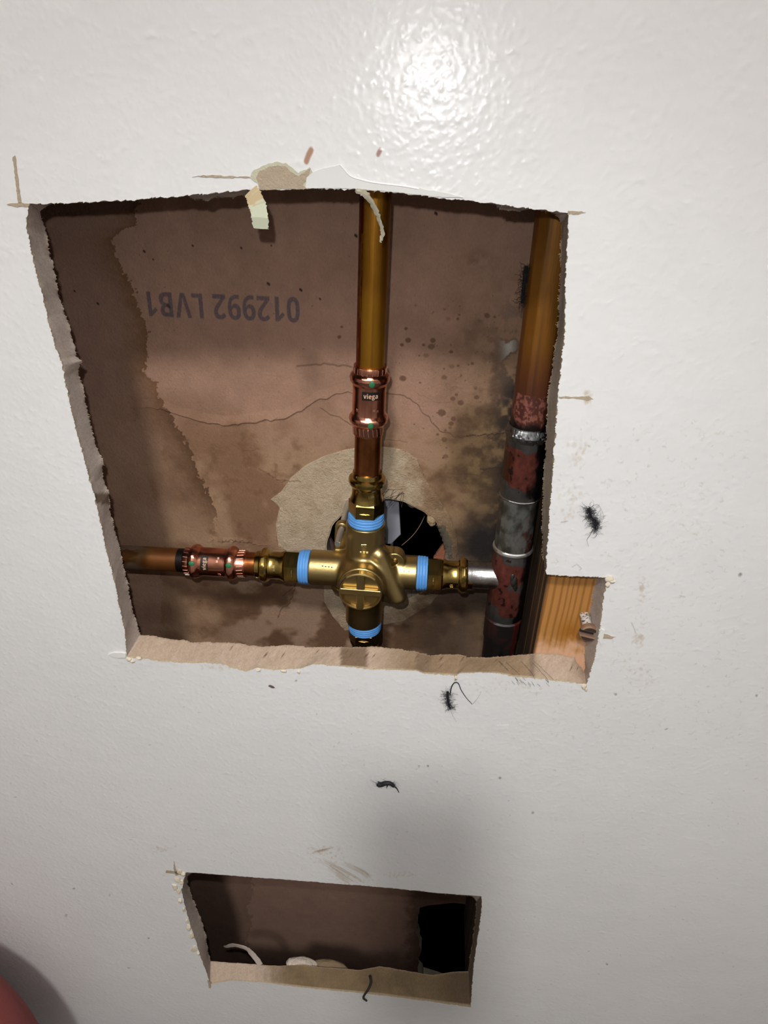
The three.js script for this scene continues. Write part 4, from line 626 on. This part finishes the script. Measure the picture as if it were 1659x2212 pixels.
{
  let [g, o] = fluff([[1272, 1098], [1274, 1108], [1280, 1120], [1288, 1130], [1285, 1142]], { n: 300, w: 0.0019, h: 0.0014, len: 3.6, r: 0.00007, seed: 1, core: 0.0006, wisps: 46, hairs: [{ p: [[1283, 1140], [1275, 1155], [1268, 1166], [1272, 1180]], r: 0.00012 }, { p: [[1284, 1140], [1290, 1152], [1284, 1162], [1277, 1160]], r: 0.0001 }, { p: [[1278, 1094], [1290, 1090], [1300, 1102], [1304, 1118]], r: 0.00008 }] });
  solo('lint_clump', g, hairMat, 'frizzy black lint clump on the wall right of the opening', 'lint', o);
  [g, o] = fluff([[967, 1495], [967, 1507], [969, 1520], [972, 1530]], { n: 170, w: 0.0026, h: 0.001, len: 4, r: 0.00006, seed: 2, core: 0.0008, wisps: 26, hairs: [{ p: [[972, 1500], [976, 1482], [983, 1474], [989, 1475], [996, 1490], [1008, 1508], [1020, 1521]], r: 0.0004 }, { p: [[972, 1530], [978, 1546], [986, 1560]], r: 0.0001 }, { p: [[1021, 1521], [1034, 1505], [1040, 1493]], r: 0.00006 }] });
  solo('lint_clump', g, hairMat, 'black lint tuft with a long bent hair below the opening', 'lint', o);
  [g, o] = fluff([[815, 1693], [822, 1695], [832, 1692], [842, 1692], [851, 1698]], { n: 120, w: 0.0024, h: 0.001, len: 3.5, r: 0.00007, seed: 3, core: 0.0017, wisps: 14, hairs: [{ p: [[848, 1697], [856, 1702], [862, 1712]], r: 0.0006 }, { p: [[838, 1694], [835, 1702]], r: 0.0005 }] });
  solo('lint_clump', g, hairMat, 'small dark grub-shaped lint on the wall above the lower opening', 'lint', o);
  [g, o] = fluff([[1137, 575], [1134, 600], [1131, 625], [1128, 655]], { n: 170, w: 0.003, h: 0.003, len: 5, r: 0.0001, seed: 4, z: -0.058, core: 0.0011 });
  solo('soot_clump', g, sootMat, 'black sooty fluff stuck to the left side of the amber riser pipe', 'soot', o);
  const f0 = W(586, 1483, 0.0008);
  solo('dark_flake', chip(61, 0.0024, 0.0011, 0.0006).rotateZ(-0.4), std({ color: lin(0.1, 0.07, 0.06), roughness: 0.8 }), 'tiny dark flake on the wall just below the opening', 'flake', f0);
  const w0 = [[799, 2108, -0.004], [801, 2122, -0.002], [796, 2136, 0.0003], [788, 2148, 0.001], [785, 2156, 0.001], [792, 2162, 0.001]].map(([x, y, z]) => W(x, y, z)), wo = w0[0].clone();
  solo('black_strand', tube(w0.map((p) => p.sub(wo)), 0.0012, 40, 8, 0.7), std({ color: lin(0.03, 0.022, 0.016), roughness: 0.8 }), 'crooked black strand over the bottom edge of the lower opening', 'strand', wo);
  const lumpMat = std({ color: lin(0.58, 0.5, 0.42), roughness: 0.95, bumpMap: rough, bumpScale: 0.0006 });
  solo('plaster_lump', lump(71, 0.014, 0.0055, 0.006), lumpMat, 'pale plaster lump at the back of the lower opening\'s bottom edge', 'plaster lump', W(650, 2084, -0.016));
  solo('plaster_lump', lump(72, 0.016, 0.007, 0.006), std({ color: lin(0.24, 0.17, 0.1), roughness: 0.95 }), 'brown stained plaster lump right of the pale lump in the lower opening', 'plaster lump', W(712, 2090, -0.018));
  // hairs crossing the dirty bottom edge of the opening
  const hs = [], r = rng(41); for (let i = 0; i < 22; i++) { const x = 1060 + r() * 100, y = 1425 + r() * 22, p0 = W(x, y, -0.007), q = [p0]; let a = -0.6 + r() * 0.9; for (let k = 0; k < 4; k++) q.push(q[k].clone().add(v3(Math.cos(a) * 0.003, -0.0009 - 0.0012 * r(), 0.0021))), a += (r() - 0.5); hs.push(tube(q.map((p) => p.clone().sub(W(1110, 1440, -0.006)).add(v3(0, 0.0008, 0))), 0.00008, 10, 3)); }
  solo('loose_hairs', mergeGeometries(hs), hairThin, 'fine dark hairs strewn over the right of the opening\'s bottom edge', 'hair', W(1110, 1440, -0.006)).userData.kind = 'stuff';
}

// ---------------------------------------------------------------- what shows through the hole behind the valve
{
  const z = -0.128;
  let [g, o] = slab([[806, 1056], [862, 1078], [866, 1150], [846, 1170], [806, 1170]].map(([x, y]) => W(x, y, z)), 0.003, { bevel: 0.0004 });
  solo('trim_plate', g, std({ color: lin(0.34, 0.35, 0.4), roughness: 0.5 }), 'pale grey plastic plate seen through the hole behind the valve', 'plate', o);
  const rodA = W(847, 1166, z + 0.002), pl = lathe([[-16, 0.1], [-16, 1.1], [0, 1.1], [0, 0.1]], { seg: 12 });
  solo('steel_pin', pl, steel, 'thin steel pin under the grey plastic plate', 'pin', rodA);
  const ring = W(858, 1112, z + 0.006);
  solo('metal_sleeve', lathe([[0, 8.2], [0, 9], [22, 9], [22, 8.2], [0, 8.2]], { seg: 40 }).rotateX(-Math.PI / 2).translate(-0.006, -0.006, 0.006), std({ color: lin(0.12, 0.12, 0.13), metalness: 0.6, roughness: 0.45 }), 'dark round metal sleeve behind the valve\'s upper outlet', 'sleeve', W(826, 1140, z + 0.006));
  const k = [[866, 1074], [880, 1082], [890, 1092], [900, 1088], [910, 1078]].map(([x, y]) => W(x, y, -0.118)), ko = k[0].clone();
  solo('metal_clip', tube(k.map((p) => p.sub(ko)), 0.0018, 30, 10), std({ color: lin(0.4, 0.36, 0.27), metalness: 0.5, roughness: 0.35 }), 'bent brassy clip at the top of the hole behind the valve', 'clip', ko);
  solo('plaster_lump', lump(81, 0.0034, 0.0058, 0.003), std({ color: lin(0.4, 0.29, 0.16), roughness: 0.95, bumpMap: rough, bumpScale: 0.0006 }), 'tan plaster lump on the right rim of the hole behind the valve', 'plaster lump', W(933, 1121, -0.104));
  solo('plaster_lump', lump(82, 0.0026, 0.0024, 0.002), std({ color: lin(0.36, 0.27, 0.16), roughness: 0.95 }), 'small plaster nub beside the tan lump on the hole rim', 'plaster lump', W(953, 1124, -0.103));
  const cr = [[952, 1130], [960, 1146], [966, 1162], [970, 1180], [972, 1200]].map(([x, y]) => W(x, y, -0.104)), co = cr[0].clone();
  solo('plaster_lump', (() => { const g = tube(cr.map((p) => p.sub(co)), 0.0036, 40, 14), p = g.attributes.position, n = g.attributes.normal; for (let i = 0; i < p.count; i++) { const k = (fbm(p.getX(i) * 900 + p.getZ(i) * 500, p.getY(i) * 700, 3) - 0.5) * 0.0022; p.setXYZ(i, p.getX(i) + n.getX(i) * k, p.getY(i) + n.getY(i) * k, p.getZ(i) + n.getZ(i) * k); } g.computeVertexNormals(); return g; })(), std({ color: lin(0.2, 0.165, 0.115), roughness: 0.95, bumpMap: rough, bumpScale: 0.0004 }), 'grey crumbled plaster along the right side of the hole behind the valve', 'plaster lump', co);
  [g, o] = slab([[936, 1202], [950, 1182], [957, 1173], [974, 1174], [978, 1210], [940, 1212]].map(([x, y]) => W(x, y, -0.110)), 0.003, { jitter: 0.0004, bevel: 0.0003 });
  solo('clay_fragment', g, std({ color: lin(0.28, 0.1, 0.05), roughness: 0.9, bumpMap: rough, bumpScale: 0.0005 }), 'orange clay fragment behind the right brass adapter', 'fragment', o);
  const wr = [[917, 1115], [910, 1130], [903, 1142], [893, 1155], [880, 1168], [868, 1178]].map(([x, y], i) => W(x, y, -0.112 + i * 0.002)), wo = wr[0].clone();
  solo('thin_fibre', tube(wr.map((p) => p.sub(wo)), 0.0002, 30, 6), std({ color: lin(0.3, 0.17, 0.13), roughness: 0.7 }), 'thin fibre strung across the dark hole behind the valve', 'fibre', wo);
  [g, o] = slab([[683, 1185], [690, 1160], [708, 1148], [722, 1172], [724, 1200], [690, 1200]].map(([x, y]) => W(x, y, -0.13)), 0.003, { bevel: 0.0003 });
  solo('board_scrap', g, std({ color: lin(0.24, 0.14, 0.12), roughness: 0.9 }), 'brown board scrap at the left of the hole behind the valve', 'board scrap', o);
  const hs = [], r = rng(51), ho = W(850, 1075, -0.1); for (let i = 0; i < 12; i++) { const p = W(835 + r() * 40, 1056 + r() * 14, -0.1005), q = [p.clone()]; let a = 3.6 + r() * 1.2; for (let k2 = 0; k2 < 4; k2++) { a += (r() - 0.5) * 0.5; q.push(q[k2].clone().add(v3(Math.cos(a) * 0.003, Math.sin(a) * 0.003, (r() - 0.5) * 0.001))); } hs.push(tube(q.map((e) => e.clone().sub(ho)), 0.00012, 10, 4)); }
  solo('torn_fibres', mergeGeometries(hs), std({ color: lin(0.06, 0.035, 0.025), roughness: 0.9 }), 'brown paper fibres hanging over the top of the hole behind the valve', 'fibre', ho).userData.kind = 'stuff';
}
// ---------------------------------------------------------------- red garment at the lower left corner
{
  const cloth = (seed, rx, ry, rz) => { const g = new THREE.SphereGeometry(1, 64, 48), p = g.attributes.position; for (let i = 0; i < p.count; i++) { const x = p.getX(i), y = p.getY(i), z = p.getZ(i), k = 1 + (fbm(x * 1.6 + seed, y * 1.6 + z, 3) - 0.5) * 0.06; p.setXYZ(i, x * rx * k, y * ry * k, z * rz * k); } g.computeVertexNormals(); return g; };
  solo('red_garment', cloth(5, 0.1, 0.165, 0.04), std({ color: lin(0.22, 0.05, 0.045), roughness: 0.95, bumpMap: rough, bumpScale: 0.0004 }), 'dark red cloth bulging in at the lower left corner', 'cloth', v3(-0.379, EYE - 0.71, 0.056));
}
// ---------------------------------------------------------------- the phone that takes the picture; its shadow falls on the lower wall
{
  const dark = std({ color: lin(0.03, 0.03, 0.035), roughness: 0.4 });
  const c = v3(0, EYE, DIST).addScaledVector(camX, -0.021).addScaledVector(camY, -0.0445).addScaledVector(camZ, 0.0125), t = thing('smartphone', 'slim dark smartphone with its flash lit facing the wall', 'phone', c);
  t.quaternion.copy(camera.quaternion);
  part(t, 'body', new RoundedBoxGeometry(0.0715, 0.147, 0.0082, 6, 0.004), dark);
  part(t, 'camera_plateau', new RoundedBoxGeometry(0.036, 0.037, 0.003, 4, 0.0014).translate(0.0145, 0.053, -0.0052), dark);
  for (const [x, y] of [[0.021, 0.0445], [0.021, 0.062]]) part(t, 'lens', lathe([[0, 0.1], [0, 6.4], [1.6, 6.6], [1.6, 0.1]], { seg: 32 }).rotateX(-Math.PI / 2).translate(x, y, -0.0064), std({ color: lin(0.01, 0.01, 0.02), roughness: 0.1 }));
  const led = part(t, 'flash_lamp', lathe([[0, 0.1], [0, 2.4], [0.8, 2.4], [0.8, 0.1]], { seg: 24 }).rotateX(-Math.PI / 2), std({ color: 0xffffff, emissive: lin(1, 0.97, 0.9), emissiveIntensity: 3 })); led.position.set(0.009, 0.0685, -0.0075);
}
renderer.render(scene, camera);
